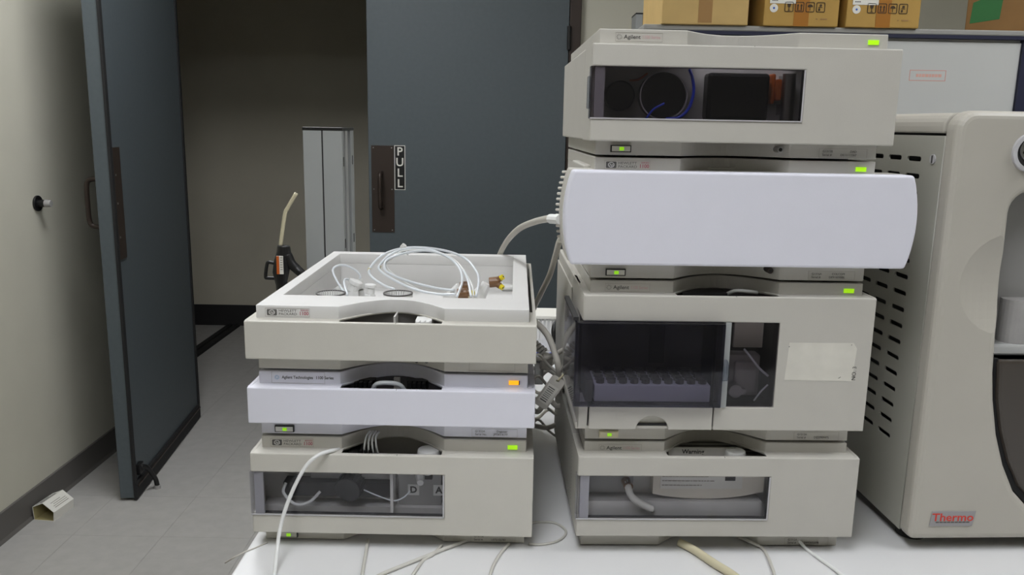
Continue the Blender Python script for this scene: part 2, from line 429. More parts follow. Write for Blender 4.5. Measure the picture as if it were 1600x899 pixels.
for t0, t1, y0, y1 in ((.22, .27, .03, .13), (.36, .4, .03, .13), (.5, .54, .04, .13), (.64, .68, .03, .1)):
    on_slope('printed_line', pr[2], pr[3], t0, t1, y0, y1, 'label_line', ct)

# ---------------------------------------------------------------- bench
BZ = EYE - .520
bn = thing('lab_bench', 'wide white laminate lab bench carrying the instrument stacks', 'bench', (0, 0, 0))
box('bench_top', -.322, 1.75, .15, 1.95, BZ - .03, BZ, 'bench', bn, bevel=.003)
for xx in (-.28, 1.65):
    for yy in (.22, 1.85):
        box('leg', xx, xx + .06, yy, yy + .06, 0, BZ - .03, 'bench_edge', bn)

# ---------------------------------------------------------------- chromatography modules
HW = .1725; SW = .1635
def arch(x0, x1, y, sag, n=14, rev=False):
    """points of a shallow arch bulging back (+y) from (x0,y) to (x1,y) with short straight flanks"""
    pts = [(x0, y)]
    a0, a1 = x0 + .014, x1 - .014
    y0 = y + sag * .36
    for i in range(n + 1):
        t = i / n; pts.append((a0 + (a1 - a0) * t, y0 + (sag - sag * .36) * math.sin(PI * t) ** .9))
    pts.append((x1, y)); return pts
def plan(w, y0, y1, sag):
    return [(-w, y0)] + arch(-.0645, .062, y0, sag) + [(w, y0), (w, y1), (-w, y1)]
def badge_hp(p, H):
    z = H - .0085; y = .0199
    b = frame('badge', -.1525, -.0995, z - .0052, z + .0052, y, .0002, 'label_line', p)
    lg = prism('logo_block', rrect(-.1505, -.1385, z - .0037, z + .0037, .0012, 3), y - .0003, y, 'logo_grey', b)
    plate('logo_ring', [(-.1445 + .0037 * math.cos(i * PI / 10), z + .0031 * math.sin(i * PI / 10)) for i in range(20)],
          [[(-.1445 + .0029 * math.cos(i * PI / 10), z + .0024 * math.sin(i * PI / 10)) for i in range(20)]], y - .0005, y - .0003, 'tray', b, 'xz')
    text('logo_letters', 'hp', .0046, -.1445, y - .0005, z, 'tray', b, 'CENTER', shear=.3)
    text('maker_lettering', 'HEWLETT', .0042, -.1365, y, z + .002, 'logo_grey', b, sx=1.15)
    text('maker_lettering', 'PACKARD', .0042, -.1365, y, z - .002, 'logo_grey', b, sx=1.15)
    text('series_lettering', 'SERIES', .0027, -.1005, y, z + .0028, 'red_ink', b, 'RIGHT', sx=1.3)
    text('series_lettering', '1100', .0058, -.1005, y, z - .0012, 'red_ink', b, 'RIGHT', sx=1.0, bold=.0001)
def badge_ag(p, H, faded=False):
    z = H - .0085; y = .0199
    b = frame('badge', -.1455, -.0925, z - .0048, z + .0048, y, .0002, 'label_line', p)
    bm = bmesh.new()
    for i in range(10):
        a = 2 * PI * i / 10
        c = Vector((-.1412, y - .0001, z)); d = Vector((math.cos(a), 0, math.sin(a)))
        b_cyl(bm, c + d * .0017, c + d * .0034, .0002, n=5)
    link('logo_spark', bm_mesh('logo_spark', bm), 'logo_grey', b)
    text('maker_lettering', 'Agilent', .0062, -.136, y, z, 'ink', b, bold=.00004, sx=1.06)
    text('series_lettering', '1100 Series', .0052, -.1155, y, z, 'pale_red', b, sx=.85)
def badge_agt(p, H):
    z = H - .0078; y = .0199
    b = frame('badge', -.148, -.0833, z - .0072, z + .0072, y, .0002, 'label_line', p)
    bm = bmesh.new()
    for i in range(10):
        a = 2 * PI * i / 10
        c = Vector((-.1415, y - .0001, z)); d = Vector((math.cos(a), 0, math.sin(a)))
        b_cyl(bm, c + d * .0013, c + d * .003, .0003, n=5)
    link('logo_spark', bm_mesh('logo_spark', bm), 'blue_ink', b)
    text('maker_lettering', 'Agilent Technologies', .0052, -.1355, y, z, 'ink', b, sx=.86, bold=.00006)
    text('series_lettering', '1100 Series', .0052, -.0945, y, z, 'ink', b, sx=.9, bold=.00006)
def lines_label(p, x0, x1, z0, z1, two):
    y = .0199
    b = frame('serial_label', x0, x1, z0, z1, y, .0002, 'label_line', p)
    zc = (z0 + z1) / 2
    text('label_print', two[0], .0036, x0 + .004, y, zc + .0018, 'logo_grey', b)
    text('label_print', two[1], .0036, x1 - .012, y, zc + .0018, 'logo_grey', b, 'RIGHT')
    text('label_print', two[2], .0036, x0 + .004, y, zc - .0022, 'logo_grey', b)
    text('label_print', two[3], .0036, x1 - .012, y, zc - .0022, 'logo_grey', b, 'RIGHT')

def module(label, S, yaw, z0, H, ct, cb, depth, body, cover, strip, badge, led, button, serial, win=None, open_tray=False, group=None,
           arch_open=True, perf=False, tcc=False, sampler=False, smoke='smoke'):
    p = thing('chromatography_module', label, 'instrument', (S[0], S[1], EYE + z0), yaw, group)
    ctop = H - ct
    # cover frame: front plate
    if tcc:
        pass                      # its wide bowed front is added below
    elif sampler:
        poly = [(-HW, .1555), (-HW, ctop), (HW, ctop), (HW, cb), (-.0112, cb), (-.0112, .0512), (.0598, .0512), (.0598, .1555)]
        prism('front_cover', poly, 0, .005, cover, p, bevel=.0014)
    elif win:
        wx, wz0, wz1 = win
        poly = [(-HW, cb), (HW, cb), (HW, ctop), (-HW, ctop), (-HW, wz1), (wx, wz1), (wx, wz0), (-HW, wz0)]
        prism('front_cover', poly, 0, .005, cover, p, bevel=.0014)
    else:
        prism('front_cover', [(-HW, cb), (HW, cb), (HW, ctop), (-HW, ctop)], 0, .005, cover, p, bevel=.0014)
    if not tcc:
        # side cheeks and the top / bottom of the cover, the top with its arched opening
        CB = .075
        if win:
            wx, wz0, wz1 = win
            left = [(.005, cb), (CB, cb), (CB, ctop), (.005, ctop), (.005, wz1), (.014, wz1), (.014, wz0), (.005, wz0)]
        elif sampler:
            left = [(.130, cb), (.130, ctop), (.005, ctop), (.005, .1555), (.128, .1555), (.128, cb)]
        else:
            left = [(.005, cb), (CB, cb), (CB, ctop), (.005, ctop)]
        prism('cover_cheek', left, -HW, -HW + .004, cover, p, axis='x')
        prism('cover_cheek', [(.005, cb), (CB, cb), (CB, ctop), (.005, ctop)], HW - .004, HW, cover, p, axis='x')
        plate('cover_top', [(-HW + .0005, .001), (HW - .0005, .001), (HW - .0005, CB), (-HW + .0005, CB)],
              [[(-.0625, .006), (.060, .006)] + arch(-.0625, .060, .0195, .048)[::-1]], ctop - .003, ctop - .0003, cover, p)
        box('cover_floor', -HW + .004, HW - .004, .005, CB, cb, cb + .003, cover, p)
        CK = .0425 if win else CB - .004
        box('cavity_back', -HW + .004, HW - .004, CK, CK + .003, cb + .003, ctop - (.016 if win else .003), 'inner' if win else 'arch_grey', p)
        if not open_tray:
            box('housing', -HW, HW, CB, depth, cb, ctop, 'perf' if perf else body, p, bevel=.0015)
        else:
            boxes('housing', [(-HW, -HW + .004, CB, depth, cb, ctop), (HW - .004, HW, CB, depth, cb, ctop),
                              (-HW, HW, depth - .004, depth, cb, ctop), (-HW, HW, CB, depth, cb, cb + .002)], body, p)
    # top tray
    if open_tray:
        outl = plan(SW, .02, depth - .004, .046)
        ix0, ix1, iy0, iy1 = -.148, .1425, .082, depth - .026
        plate('top_tray', outl, [[(ix0, iy0), (ix1, iy0), (ix1, iy1), (ix0, iy1)]], H - .0165, H, strip, p, bevel=.0006)
        fl = .022
        boxes('tray_liner', [(ix0 - .003, ix0, iy0 - .003, iy1 + .003, fl, H - .0165), (ix1, ix1 + .003, iy0 - .003, iy1 + .003, fl, H - .0165),
                             (ix0, ix1, iy0 - .003, iy0, fl, H - .0165), (ix0, ix1, iy1, iy1 + .003, fl, H - .0165),
                             (ix0 - .003, ix1 + .003, iy0 - .003, iy1 + .003, fl - .003, fl)], strip, p)
    else:
        prism('top_tray', plan(SW, .02, depth - .004, .046), H - .0165, H, strip, p, axis='z', bevel=.001)
    # base
    bs = prism('base', plan(SW, .021, depth - .004, .036), .0012, cb + .001, body, p, axis='z', bevel=.0008)
    for fx in (-.14, .11):
        for fy in (.03, depth - .06):
            box('foot', fx, fx + .025, fy, fy + .03, 0, .0012, 'rubber', p)
    badge(p, H)
    if led:
        lo = box('status_lamp', .1405, .1525, .0185, .0199, H - .0115, H - .0065, led, p)
        if led == 'amber_led':
            box('lamp_end', .1525, .1535, .0185, .0199, H - .0115, H - .0065, 'black', p)
    if button:
        bf = box('power_button', -.146, -.1225, .0175, .0209, .0045, .0125, 'tube_y' if sampler else 'black', p)
        box('button_cap', -.1448, -.1237, .0168, .0175, .0056, .0115, 'tube_y' if sampler else button, bf)
        box('button_lamp', -.1362, -.1310, .0162, .0168, .0066, .0104, 'btn_led', bf)
    if serial:
        lines_label(p, .096, .152, .0024, .0128, serial)
    if arch_open and not tcc:
        # centre pip on the cover lip
        box('centre_mark', .006, .0066, .0005, .004, ctop - .0006, ctop + .0002, 'black', p)
    return p
def window(p, win, smoke, post=True):
    wx, z0, z1 = win
    g = box('window', -HW - .0012, wx, -.0008, .0018, z0, z1, smoke, p)
    box('window_return', -HW - .0012, -HW + .0008, .0018, .014, z0, z1, smoke, g)
    boxes('window_edge', [(-HW - .001, wx, -.0012, -.0004, z0, z0 + .0012), (wx - .0015, wx, -.0012, -.0004, z0, z1)], 'silver', g)
    box('window_post', -HW + .0035, -HW + .0145, .0022, .006, z0, z1, 'silver', p)
    boxes('window_reveal', [(-HW + .004, wx, .005, .011, z1, z1 + .002), (-HW + .004, wx, .005, .011, z0 - .002, z0), (wx, wx + .002, .005, .011, z0 - .002, z1 + .002)], 'dark', p)

# ---- left stack
LS = (-.1423, .9382); LY = -.0029; LD = .45
L3 = module('beige pump module with smoked window at the bottom of the low stack', LS, LY, -.520, .139, .0147, .0200, LD, 'beige', 'beige', 'beige',
            badge_hp, 'green_led', 'beige', ('G1311A', '', 'Serial #', 'US72102783'), win=(.0637, .044, .0999))
L2 = module('white slim module with amber lamp, middle of the low stack', LS, LY, -.3795, .0818, .0150, .0217, LD, 'white', 'white', 'white',
            badge_agt, 'amber_led', 'tray', ('G1322A', 'Degasser', 'Serial No.', 'JP73014177'))
L1 = module('beige slim module with open tray top on the low stack', LS, LY, -.2962, .0802, .0150, .0187, LD, 'beige', 'beige', 'tray',
            badge_hp, None, None, None, open_tray=True)
frame('blank_label', .092, .1475, .003, .0145, .0206, .0003, 'label_line', L1)
W3 = (.0637, .044, .0999); window(L3, W3, 'smoke')
# ---- right stack
RS = (.2567, .9413); RY = .0282; RD = .36
R4 = module('beige pump module with smoked window at the bottom of the tall stack', RS, RY, -.520, .1400, .0120, .0235, RD, 'beige_grey', 'beige_grey', 'beige_grey',
            badge_ag, None, None, ('G1312A', '', 'Serial #', 'DE43602378'), win=(.064, .0465, .1029), perf=True)
R3 = module('beige autosampler with smoked door and pull drawer in the tall stack', RS, RY, -.3785, .2005, .0140, .0215, RD, 'beige_grey', 'beige_grey', 'beige_grey',
            badge_ag, 'green_led', 'beige', ('G1313A', '', 'Serial #', 'DE23909475'), sampler=True)
R2 = module('column oven with wide bowed white front in the tall stack', RS, RY, -.1765, .1425, .0140, .0207, RD, 'beige_grey', 'white', 'beige_grey',
            badge_hp, 'green_led', 'beige', ('G1316A', 'COLCOM', 'Serial #', 'DE91609886'), tcc=True)
R1 = module('beige detector with dark window on top of the tall stack', RS, RY, -.0325, .1405, .0175, .0172, RD, 'beige_grey', 'beige_grey', 'beige_grey',
            badge_ag, 'green_led', 'beige', ('G1315B', 'DAD', 'Serial #', 'DE11112367'), win=(.065, .0417, .0985))
W4 = (.064, .0465, .1029); window(R4, W4, 'smoke')
W1 = (.065, .0417, .0985); window(R1, W1, 'smoke_dad')
# little bulge of the detector's window on its left side
box('window_catch', -HW - .004, -HW - .0012, .002, .012, .052, .088, 'clear', R1, bevel=.0014)

# ---- inside of the low-stack pump
pz = .0
box('gear_plate', -.108, -.003, .055, .070, .078, .104, 'midgrey', L3, bevel=.001)
for xx in (-.095, -.012):
    cyl('hex_bolt', (xx, .048, .094), (xx, .055, .094), .0055, 'midgrey', L3, n=16)
box('pump_beam', -.14, -.003, .04, .0705, .058, .077, 'dark', L3, bevel=.001)
box('chamber_floor', -.165, .06, .02, .0705, .024, .047, 'inner', L3)
kb = cyl('purge_knob', (-.052, .035, .080), (-.0565, .0135, .074), .0165, 'black', L3, r1=.0165, bevel=.001)
bm = bmesh.new()
for i in range(18):
    a = 2 * PI * i / 18
    ax = (Vector((-.0565, .0135, .074)) - Vector((-.052, .035, .080))).normalized(); u = ax.orthogonal().normalized(); w = ax.cross(u)
    c = Vector((-.052, .035, .080)) + (u * math.cos(a) + w * math.sin(a)) * .0165
    b_cyl(bm, c, c + ax * .02, .0011, n=5)
link('knob_ribs', bm_mesh('knob_ribs', bm), 'black', kb)
tube('outlet_tube', [(-.135, .03, .078), (-.137, .024, .066), (-.122, .02, .0525), (-.105, .022, .0555), (-.092, .028, .068)], .0019, 'ptfe', L3)
box('valve_block', .004, .058, .045, .0705, .047, .104, 'midgrey', L3, bevel=.001)
box('divider', -.003, .0005, .008, .0705, .047, .104, 'inner', L3)
for (xx, zz, s) in ((.022, .098, -1), (.041, .097, 1)):
    cyl('valve_fitting', (xx, .03, zz), (xx + s * .004, .045, zz - .003), .006, 'nylon', L3, n=12)
cyl('valve_fitting', (.033, .024, .083), (.031, .045, .087), .0042, 'nylon', L3, r1=.006, n=8)
box('valve_clip', .038, .047, .034, .045, .085, .101, 'dark', L3)
for xx, ch in ((.0235, 'D'), (.0615 - .006, 'A')):
    lb = box('channel_tag', xx - .0075, xx + .0065, .0435, .045, .061, .075, 'nylon', L3)
    text('tag_letter', ch, .012, xx - .0005, .0434, .068, 'ink', lb, 'CENTER', bold=.0004)
tube('capillary', [(-.045, .03, .074), (-.02, .02, .066), (.0, .016, .061), (.012, .02, .064), (.02, .03, .07)], .0009, 'ptfe_blue', L3)
for ch in L3.children:
    if ch.name.split('.')[0] in ('gear_plate', 'hex_bolt', 'pump_beam', 'purge_knob', 'outlet_tube', 'valve_block', 'divider', 'valve_fitting', 'valve_clip', 'channel_tag', 'capillary'):
        ch.scale.y = .6
# above it, in the arch: knob, loom, block
cyl('white_knob', (.042, .03, .112), (.042, .03, .1215), .0155, 'nylon', L3, r1=.0135, n=28, bevel=.001)
boxes('valve_comb', [(-.043 + i * .0055, -.040 + i * .0055, .02, .05, .108, .122) for i in range(3)], 'black', L3, bevel=.0005)
boxes('arch_block', [(-.058, -.046, .012, .06, .104, .116)], 'dark', L3)
for i in range(4):
    tube('solvent_line', [(-.038 + i * .006, .028, .112), (-.037 + i * .005, .022, .126), (-.036 + i * .004, .03, .1355), (-.034 + i * .004, .045, .1375)], .0013, 'ptfe', L3, n=6)
# ---- inside of the white slim module and the tray module (seen in their arches)
tube('solvent_line', [(-.028, .03, .052), (-.022, .022, .066), (-.008, .02, .0695), (.008, .022, .066), (.016, .03, .05)], .0028, 'ptfe_blue', L2)
for x0 in (-.05, .016):
    boxes('tube_comb', [(x0 + i * .0058, x0 + .004 + i * .0058, .03, .046, .054, .0655) for i in range(4)] + [(x0 - .002, x0 + .024, .04, .052, .056, .066)], 'black', L2)
box('arch_plate', -.004, .0035, .05, .056, .05, .066, 'inner', L2)
boxes('degasser_block', [(.026, .046, .028, .05, .05, .063)] + [(.027 + i * .0062, .0315 + i * .0062, .022, .03, .052, .0628) for i in range(3)], 'nylon', L1, bevel=.0006)
box('inner_rib', -.002, .0, .04, .066, .03, .064, 'inner', L1)
for xx in (.0275, .0395):
    cyl('clip_pin', (xx, .028, .012), (xx, .034, .012), .0026, 'black', L1, n=10)

# ---- inside of the tall-stack pump: drip pan moulding with printed sheet
pan = []
for i in range(25):
    t = i / 24; xx = -.075 + .14 * t
    pan.append((xx, .063 + .010 * (abs(t - .45) / .55) ** 2.2))
poly = pan + [(.065, .105), (-.075, .105)]
prism('pan_moulding', poly, .024, .042, 'cream', R4)
box('pan_floor', -.166, .062, .018, .0705, .0265, .062, 'inner', R4)
boxes('pan_side_block', [(-.155, -.098, .035, .07, .066, .103), (-.098, -.075, .045, .07, .08, .103)], 'midgrey', R4)  # two mid-grey blocks left of the pan moulding
sh = box('printed_sheet', -.066, .037, .0225, .024, .077, .105, 'paper', R4)
for i, (l, r_) in enumerate(((-.064, -.006), (-.064, .002), (-.064, -.014))):
    bm = bmesh.new(); xx = l
    while xx < r_:
        w = random.uniform(.002, .006); b_box(bm, xx, min(xx + w, r_), .0222, .0225, .0928 - i * .0058, .0939 - i * .0058); xx += w + .0009
    link('print_line', bm_mesh('print_line', bm), 'label_line', sh)
box('sheet_picture', .015, .028, .0222, .0225, .088, .100, 'ink', sh)
tube('drain_tube', [(-.108, .028, .086), (-.108, .016, .083), (-.104, .012, .072), (-.092, .012, .062), (-.076, .0125, .0535)], .0045, 'tube', R4)
cyl('drain_elbow', (-.109, .028, .085), (-.107, .015, .082), .006, 'brown_fit', R4, n=12)
cyl('white_knob', (.028, .03, .112), (.028, .03, .1255), .014, 'nylon', R4, r1=.012, n=28, bevel=.001)
wl = box('warning_card', -.055, .03, .036, .0375, .108, .1262, 'inner', R4)
text('warning_lettering', 'Warning', .0080, -.038, .0359, .1206, 'ink', wl, bold=.00015)

# ---- inside of the detector
box('optics_floor', -.165, .06, .012, .0705, .0205, .0415, 'dark', R1)
box('lamp_housing', -.037, .034, .022, .0705, .0425, .0955, 'black', R1, bevel=.004)
cyl('lamp_cap', (-.088, .02, .069), (-.088, .0705, .069), .026, 'black', R1, n=40, bevel=.002)
cyl('lamp_cap', (-.1365, .024, .068), (-.1365, .0705, .068), .017, 'black', R1, n=32, bevel=.002)
plate('cap_ring', [(-.088 + .0275 * math.cos(i * PI / 20), .069 + .0275 * math.sin(i * PI / 20)) for i in range(40)],
      [[(-.088 + .0262 * math.cos(i * PI / 20), .069 + .0262 * math.sin(i * PI / 20)) for i in range(40)]], .0185, .02, 'silver', R1, 'xz')
tube('blue_capillary', [(-.060, .02, .098), (-.057, .016, .088), (-.0555, .014, .072), (-.060, .014, .055), (-.070, .014, .045), (-.085, .016, .0425)], .0018, 'blue', R1)
tube('blue_capillary', [(-.108, .016, .042), (-.100, .014, .053), (-.088, .014, .06)], .0012, 'blue', R1)
tube('red_wire', [(-.135, .05, .086), (-.115, .04, .087), (-.1, .045, .097)], .0012, 'orange', R1)
boxes('heat_shield', [(.038, .043, .03, .05, .062, .096), (.043, .05, .028, .045, .066, .09)], 'orange', R1, bevel=.002)
cyl('flow_cell', (.058, .03, .0425), (.058, .03, .096), .0075, 'steel', R1, n=24)
boxes('cell_clamp', [(.05, .0635, .04, .06, .05, .062), (.05, .0635, .04, .06, .076, .094)], 'midgrey', R1)
scr = cyl('thumb_screw', (.0508, .020, .0105), (.0508, .052, .0105), .0038, 'steel', R1, n=14, bevel=.0006)
cyl('screw_socket', (.0508, .0196, .0105), (.0508, .0205, .0105), .0022, 'black', scr, n=6)

# ---- column oven front (wide, bowed sides)
zt, zb = .1285, .0205
def bow(hw, hm, n=10, cx=.0045):
    L, R_ = [], []
    for i in range(n + 1):
        t = i / n; z = zb + (zt - zb) * t; w = hw + (hm - hw) * math.sin(PI * t) ** .8
        R_.append((cx + w, z)); L.append((cx - w, z))
    return R_ + L[::-1]
prism('front_cover', bow(.1945, .2035), -.004, .022, 'white', R2, bevel=.003, seg=3)
prism('cover_rim', bow(.1955, .2045), .022, .06, 'beige_grey', R2, bevel=.002)
box('housing', -.163, .168, .06, RD, .0205, .1285, 'beige_grey', R2, bevel=.002)
box('housing_shoulder', -.172, .175, .06, .20, .118, .1315, 'beige_grey', R2, bevel=.002)
for i in range(14):
    zz = .122 - i * .0066
    w = .2045 * 1 - .0045
    t = (zz - zb) / (zt - zb); w = .1955 + (.2045 - .1955) * math.sin(PI * max(0, min(1, t))) ** .8
    cyl('vent_rib', (.0045 - w - .002, .075, zz), (.0045 - w + .014, .058, zz + .001), .0017, 'cable_w', R2, n=8)
scr = cyl('thumb_screw', (.0505, .020, .0125), (.0505, .052, .0125), .0038, 'bronze', R2, n=14, bevel=.0006)
cyl('screw_socket', (.0505, .0196, .0125), (.0505, .0205, .0125), .0022, 'black', scr, n=6)

# ---- autosampler details
zc = -.3785
# smoked hinged door (a shallow box, wrapping the left side)
gd = box('sampler_door', -.1815, -.0065, -.010, -.0075, .0530, .1550, 'smoke_door', R3, bevel=.001)
boxes('door_rim', [(-.1815, -.0065, -.0075, .004, .1530, .1550), (-.1815, -.1745, -.0078, -.006, .0530, .1550), (-.0150, -.0065, -.0078, -.006, .0530, .1550),
                   (-.1815, -.0065, -.0075, .004, .0530, .0550)], 'smoke_door', gd)
box('door_side', -.1825, -.1800, -.0075, .128, .0530, .1550, 'smoke_door', gd)
box('door_side_rail', -.1835, -.1775, .004, .128, .1550, .1590, 'dark', gd)
cyl('door_knob', (-.0065, -.003, .098), (-.001, -.003, .098), .013, 'clear', gd, n=24)
box('sampler_window', .0005, .0598, .0005, .003, .0512, .1555, 'smoke_dad', R3)
box('window_post', -.0045, .0020, -.002, .010, .0512, .1555, 'alu', R3)
boxes('window_reveal', [(.0598, .0615, .004, .02, .0512, .1555), (-.17, .0598, .004, .02, .1555, .157), (.002, .0598, .004, .02, .0495, .0512)], 'dark', R3)
# compartment
boxes('compartment', [(-.168, .0615, .128, .131, .024, .1565), (-.0115, -.0085, .02, .128, .024, .1565), (-.168, .0615, .02, .131, .048, .0505), (.0615, .0635, .02, .131, .024, .1565)], 'black', R3)
tr_ = box('vial_tray', -.155, -.014, .012, .118, .0525, .0735, 'tray_front', R3, bevel=.001)
bm = bmesh.new()
for i in range(10):
    for j in range(8):
        b_cyl(bm, (-.147 + i * .0139, .022 + j * .0125, .0735), (-.147 + i * .0139, .022 + j * .0125, .0790), .0052, n=10)
o = link('vial_row', bm_mesh('vial_row', bm), 'vial', tr_); o['kind'] = 'stuff'
box('tray_number_strip', -.1655, -.157, .012, .1, .0525, .080, 'vial', R3)
boxes('needle_arm', [(-.155, -.03, .09, .1, .105, .12), (-.08, -.06, .07, .09, .085, .15)], 'black', R3)
boxes('valve_unit', [(.01, .05, .06, .1, .056, .108), (.018, .046, .05, .062, .062, .1)], 'midgrey', R3, bevel=.002)
cyl('injection_valve', (.018, .03, .066), (.018, .05, .066), .0085, 'steel', R3, n=20, bevel=.001)
cyl('injection_valve_nut', (.0275, .03, .0655), (.0275, .045, .0655), .004, 'steel', R3, n=6)
tube('sample_capillary', [(.026, .04, .118), (.034, .03, .108), (.044, .025, .096), (.056, .03, .086)], .0014, 'ptfe_blue', R3, n=6)
tube('sample_capillary', [(.04, .025, .055), (.047, .022, .067), (.056, .028, .075)], .0011, 'ptfe_blue', R3, n=6)
for ch in R3.children:
    if ch.name.split('.')[0] in ('valve_unit', 'injection_valve', 'injection_valve_nut', 'sample_capillary'): ch.scale.y = .5
box('drive_plate', .022, .058, .05, .055, .112, .15, 'cream', R3)
# drawer with a half-round finger hole
dx0, dx1, dz0, dz1 = -.1615, -.0128, .0215, .0512
nx0, nx1 = -.1045, -.0655; cxx = (nx0 + nx1) / 2; rr = (nx1 - nx0) / 2
poly = [(dx0, dz0), (nx0, dz0)] + [(cxx - rr * math.cos(PI * i / 16), dz0 + .0175 * math.sin(PI * i / 16)) for i in range(1, 16)] + [(nx1, dz0), (dx1, dz0), (dx1, dz1), (dx0, dz1)]
dr = prism('drawer', poly, 0, .006, 'beige_grey', R3, bevel=.0012)
box('finger_recess', nx0 - .004, nx1 + .004, .0095, .012, dz0 + .0055, dz0 + .02, 'beige', dr)
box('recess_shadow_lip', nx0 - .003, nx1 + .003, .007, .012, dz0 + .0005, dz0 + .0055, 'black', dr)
prism('side_cheek', [(-.174, .0215), (-.1640, .0215), (-.1632, .0512), (-.174, .0512)], .003, .05, 'beige_grey', R3)
wl = prism('label_residue', [(.0705, .0860), (.152, .0852), (.1545, .1255), (.150, .1322), (.073, .1318)], -.0002, 0, 'paper_worn', R3)
text('pen_mark', 'NO. 3', .0068, 0, 0, 0, 'ink', wl)
pm = bpy.data.objects[wl.children[0].name]
for v in pm.data.vertices:
    a, b, c = v.co; v.co = (.154 - c, -.0003 + b * 0, .086 + a)
prism('ink_smudge', [(.1350, .0885), (.1362, .0884), (.1385, .0902), (.1378, .0905)], -.0003, 0, 'logo_grey', wl)
prism('ink_smudge', [(.0725, .1265), (.0735, .1263), (.0736, .1275), (.0727, .1276)], -.0003, 0, 'logo_grey', wl)
prism('ink_smudge', [(.1470, .1295), (.1480, .1293), (.1481, .1303), (.1472, .1304)], -.0003, 0, 'logo_grey', wl)
tube('arch_tube', [(.005, .035, .183), (.012, .026, .1885), (.026, .024, .1885), (.04, .03, .186)], .0022, 'ptfe', R3, n=6)
boxes('arch_block', [(-.05, .004, .03, .06, .17, .1845)], 'dark', R3)
box('bottom_rail', -.1770, -HW, .01, .355, .0175, .0275, 'beige_grey', R3, bevel=.003)
prism('side_rail', [(.131, .030), (.36, .030), (.36, .17), (.131, .17)], -.1745, -HW, 'beige_grey', R3, axis='x', bevel=.0015)

# ---------------------------------------------------------------- mass spectrometer at the right (local x from its left side, y from its front)
ms = thing('mass_spectrometer', 'large cream benchtop instrument with slotted side panel at the right', 'instrument', (.505, .955, BZ), .05)
ZT = .546
# front bezel, with the recess and the dark door cut into its right part
def arc(cx, cz, r, a0, a1, n=6):
    return [(cx + r * math.cos(math.radians(a0 + (a1 - a0) * i / n)), cz + r * math.sin(math.radians(a0 + (a1 - a0) * i / n))) for i in range(n + 1)]
bez = [(.0, .016)] + arc(.022, ZT - .022, .022, 180, 90) + [(.62, ZT), (.62, .455)] + arc(.100, .430, .025, 90, 180) + \
      [(.0765, .36), (.080, .28), (.083, .235), (.088, .20), (.098, .155), (.112, .115), (.130, .080), (.155, .055), (.19, .042), (.62, .042), (.62, .016)]
bz = prism('front_bezel', bez, 0, .030, 'ms', ms, bevel=.009, seg=4)
# shallow round scoop pressed into the bezel beside the recess
sc_r, sc_d = .062, .009
R_s = (sc_r ** 2 + sc_d ** 2) / (2 * sc_d)
bm = bmesh.new(); bmesh.ops.create_uvsphere(bm, u_segments=128, v_segments=64, radius=R_s)
cutter = bpy.data.objects.new('cutter', bm_mesh('cutter', bm)); COL.objects.link(cutter)
cutter.parent = ms; cutter.location = (.086, -(R_s - sc_d), .345)
bo = bz.modifiers.new('scoop', 'BOOLEAN'); bo.operation = 'DIFFERENCE'; bo.object = cutter; bo.solver = 'EXACT'
bpy.context.view_layer.update()
me_ = bpy.data.meshes.new_from_object(bz.evaluated_get(bpy.context.evaluated_depsgraph_get()))
bz.modifiers.clear(); bz.data = me_
bpy.data.objects.remove(cutter)
me_.materials.clear(); me_.materials.append(M['ms'])
for p_ in me_.polygons: p_.material_index = 0
box('recess_back', .072, .62, .050, .056, .26, .46, 'ms_hood', ms)
box('recess_sill', .078, .62, .02, .055, .252, .266, 'alu_light', ms, bevel=.003)
cyl('recess_screw', (.094, .046, .285), (.094, .051, .285), .0035, 'steel', ms, n=12)
cyl('source_post', (.125, .04, .266), (.125, .04, .32), .018, 'midgrey', ms, n=24)
gk = [(.0845, .250), (.089, .20), (.0995, .155), (.1135, .115), (.1315, .081), (.156, .057), (.19, .044), (.62, .044), (.62, .250)]
prism('door_gasket', gk, .012, .05, 'rubber', ms)
dg = [(.0895, .250), (.0945, .20), (.1045, .158), (.119, .119), (.137, .086), (.16, .063), (.19, .051), (.62, .051), (.62, .250)]
prism('lower_door', dg, .006, .05, 'ms_door', ms, bevel=.004)
# round port
PX_, PZ_ = .088, .500
ring = lambda r, n=40: [(PX_ + r * math.cos(2 * PI * i / n), PZ_ + r * math.sin(2 * PI * i / n)) for i in range(n)]
port = plate('port_ring', ring(.0225), [ring(.0175)], -.004, .0005, 'silver', ms, 'xz', bevel=.001)
cyl('port_well', (PX_, -.0006, PZ_), (PX_, .0003, PZ_), .0176, 'dark', port, n=32)
cyl('port_plug', (PX_ - .001, -.004, PZ_ + .003), (PX_ - .001, -.0006, PZ_ + .003), .0135, 'steel', port, n=28, bevel=.001)
cyl('port_nut', (PX_ + .003, -.012, PZ_ - .006), (PX_ + .003, -.004, PZ_ - .006), .0062, 'tube_y', port, n=20, bevel=.001)
cyl('port_tip', (PX_ + .004, -.0135, PZ_ - .006), (PX_ + .004, -.012, PZ_ - .006), .0032, 'orange', port, n=14)
for a in (60, 130, 200, 280):
    cyl('port_hole', (PX_ - .001 + .009 * math.cos(math.radians(a)), -.0045, PZ_ + .003 + .009 * math.sin(math.radians(a))),
        (PX_ - .001 + .009 * math.cos(math.radians(a)), -.0035, PZ_ + .003 + .009 * math.sin(math.radians(a))), .002, 'black', port, n=10)
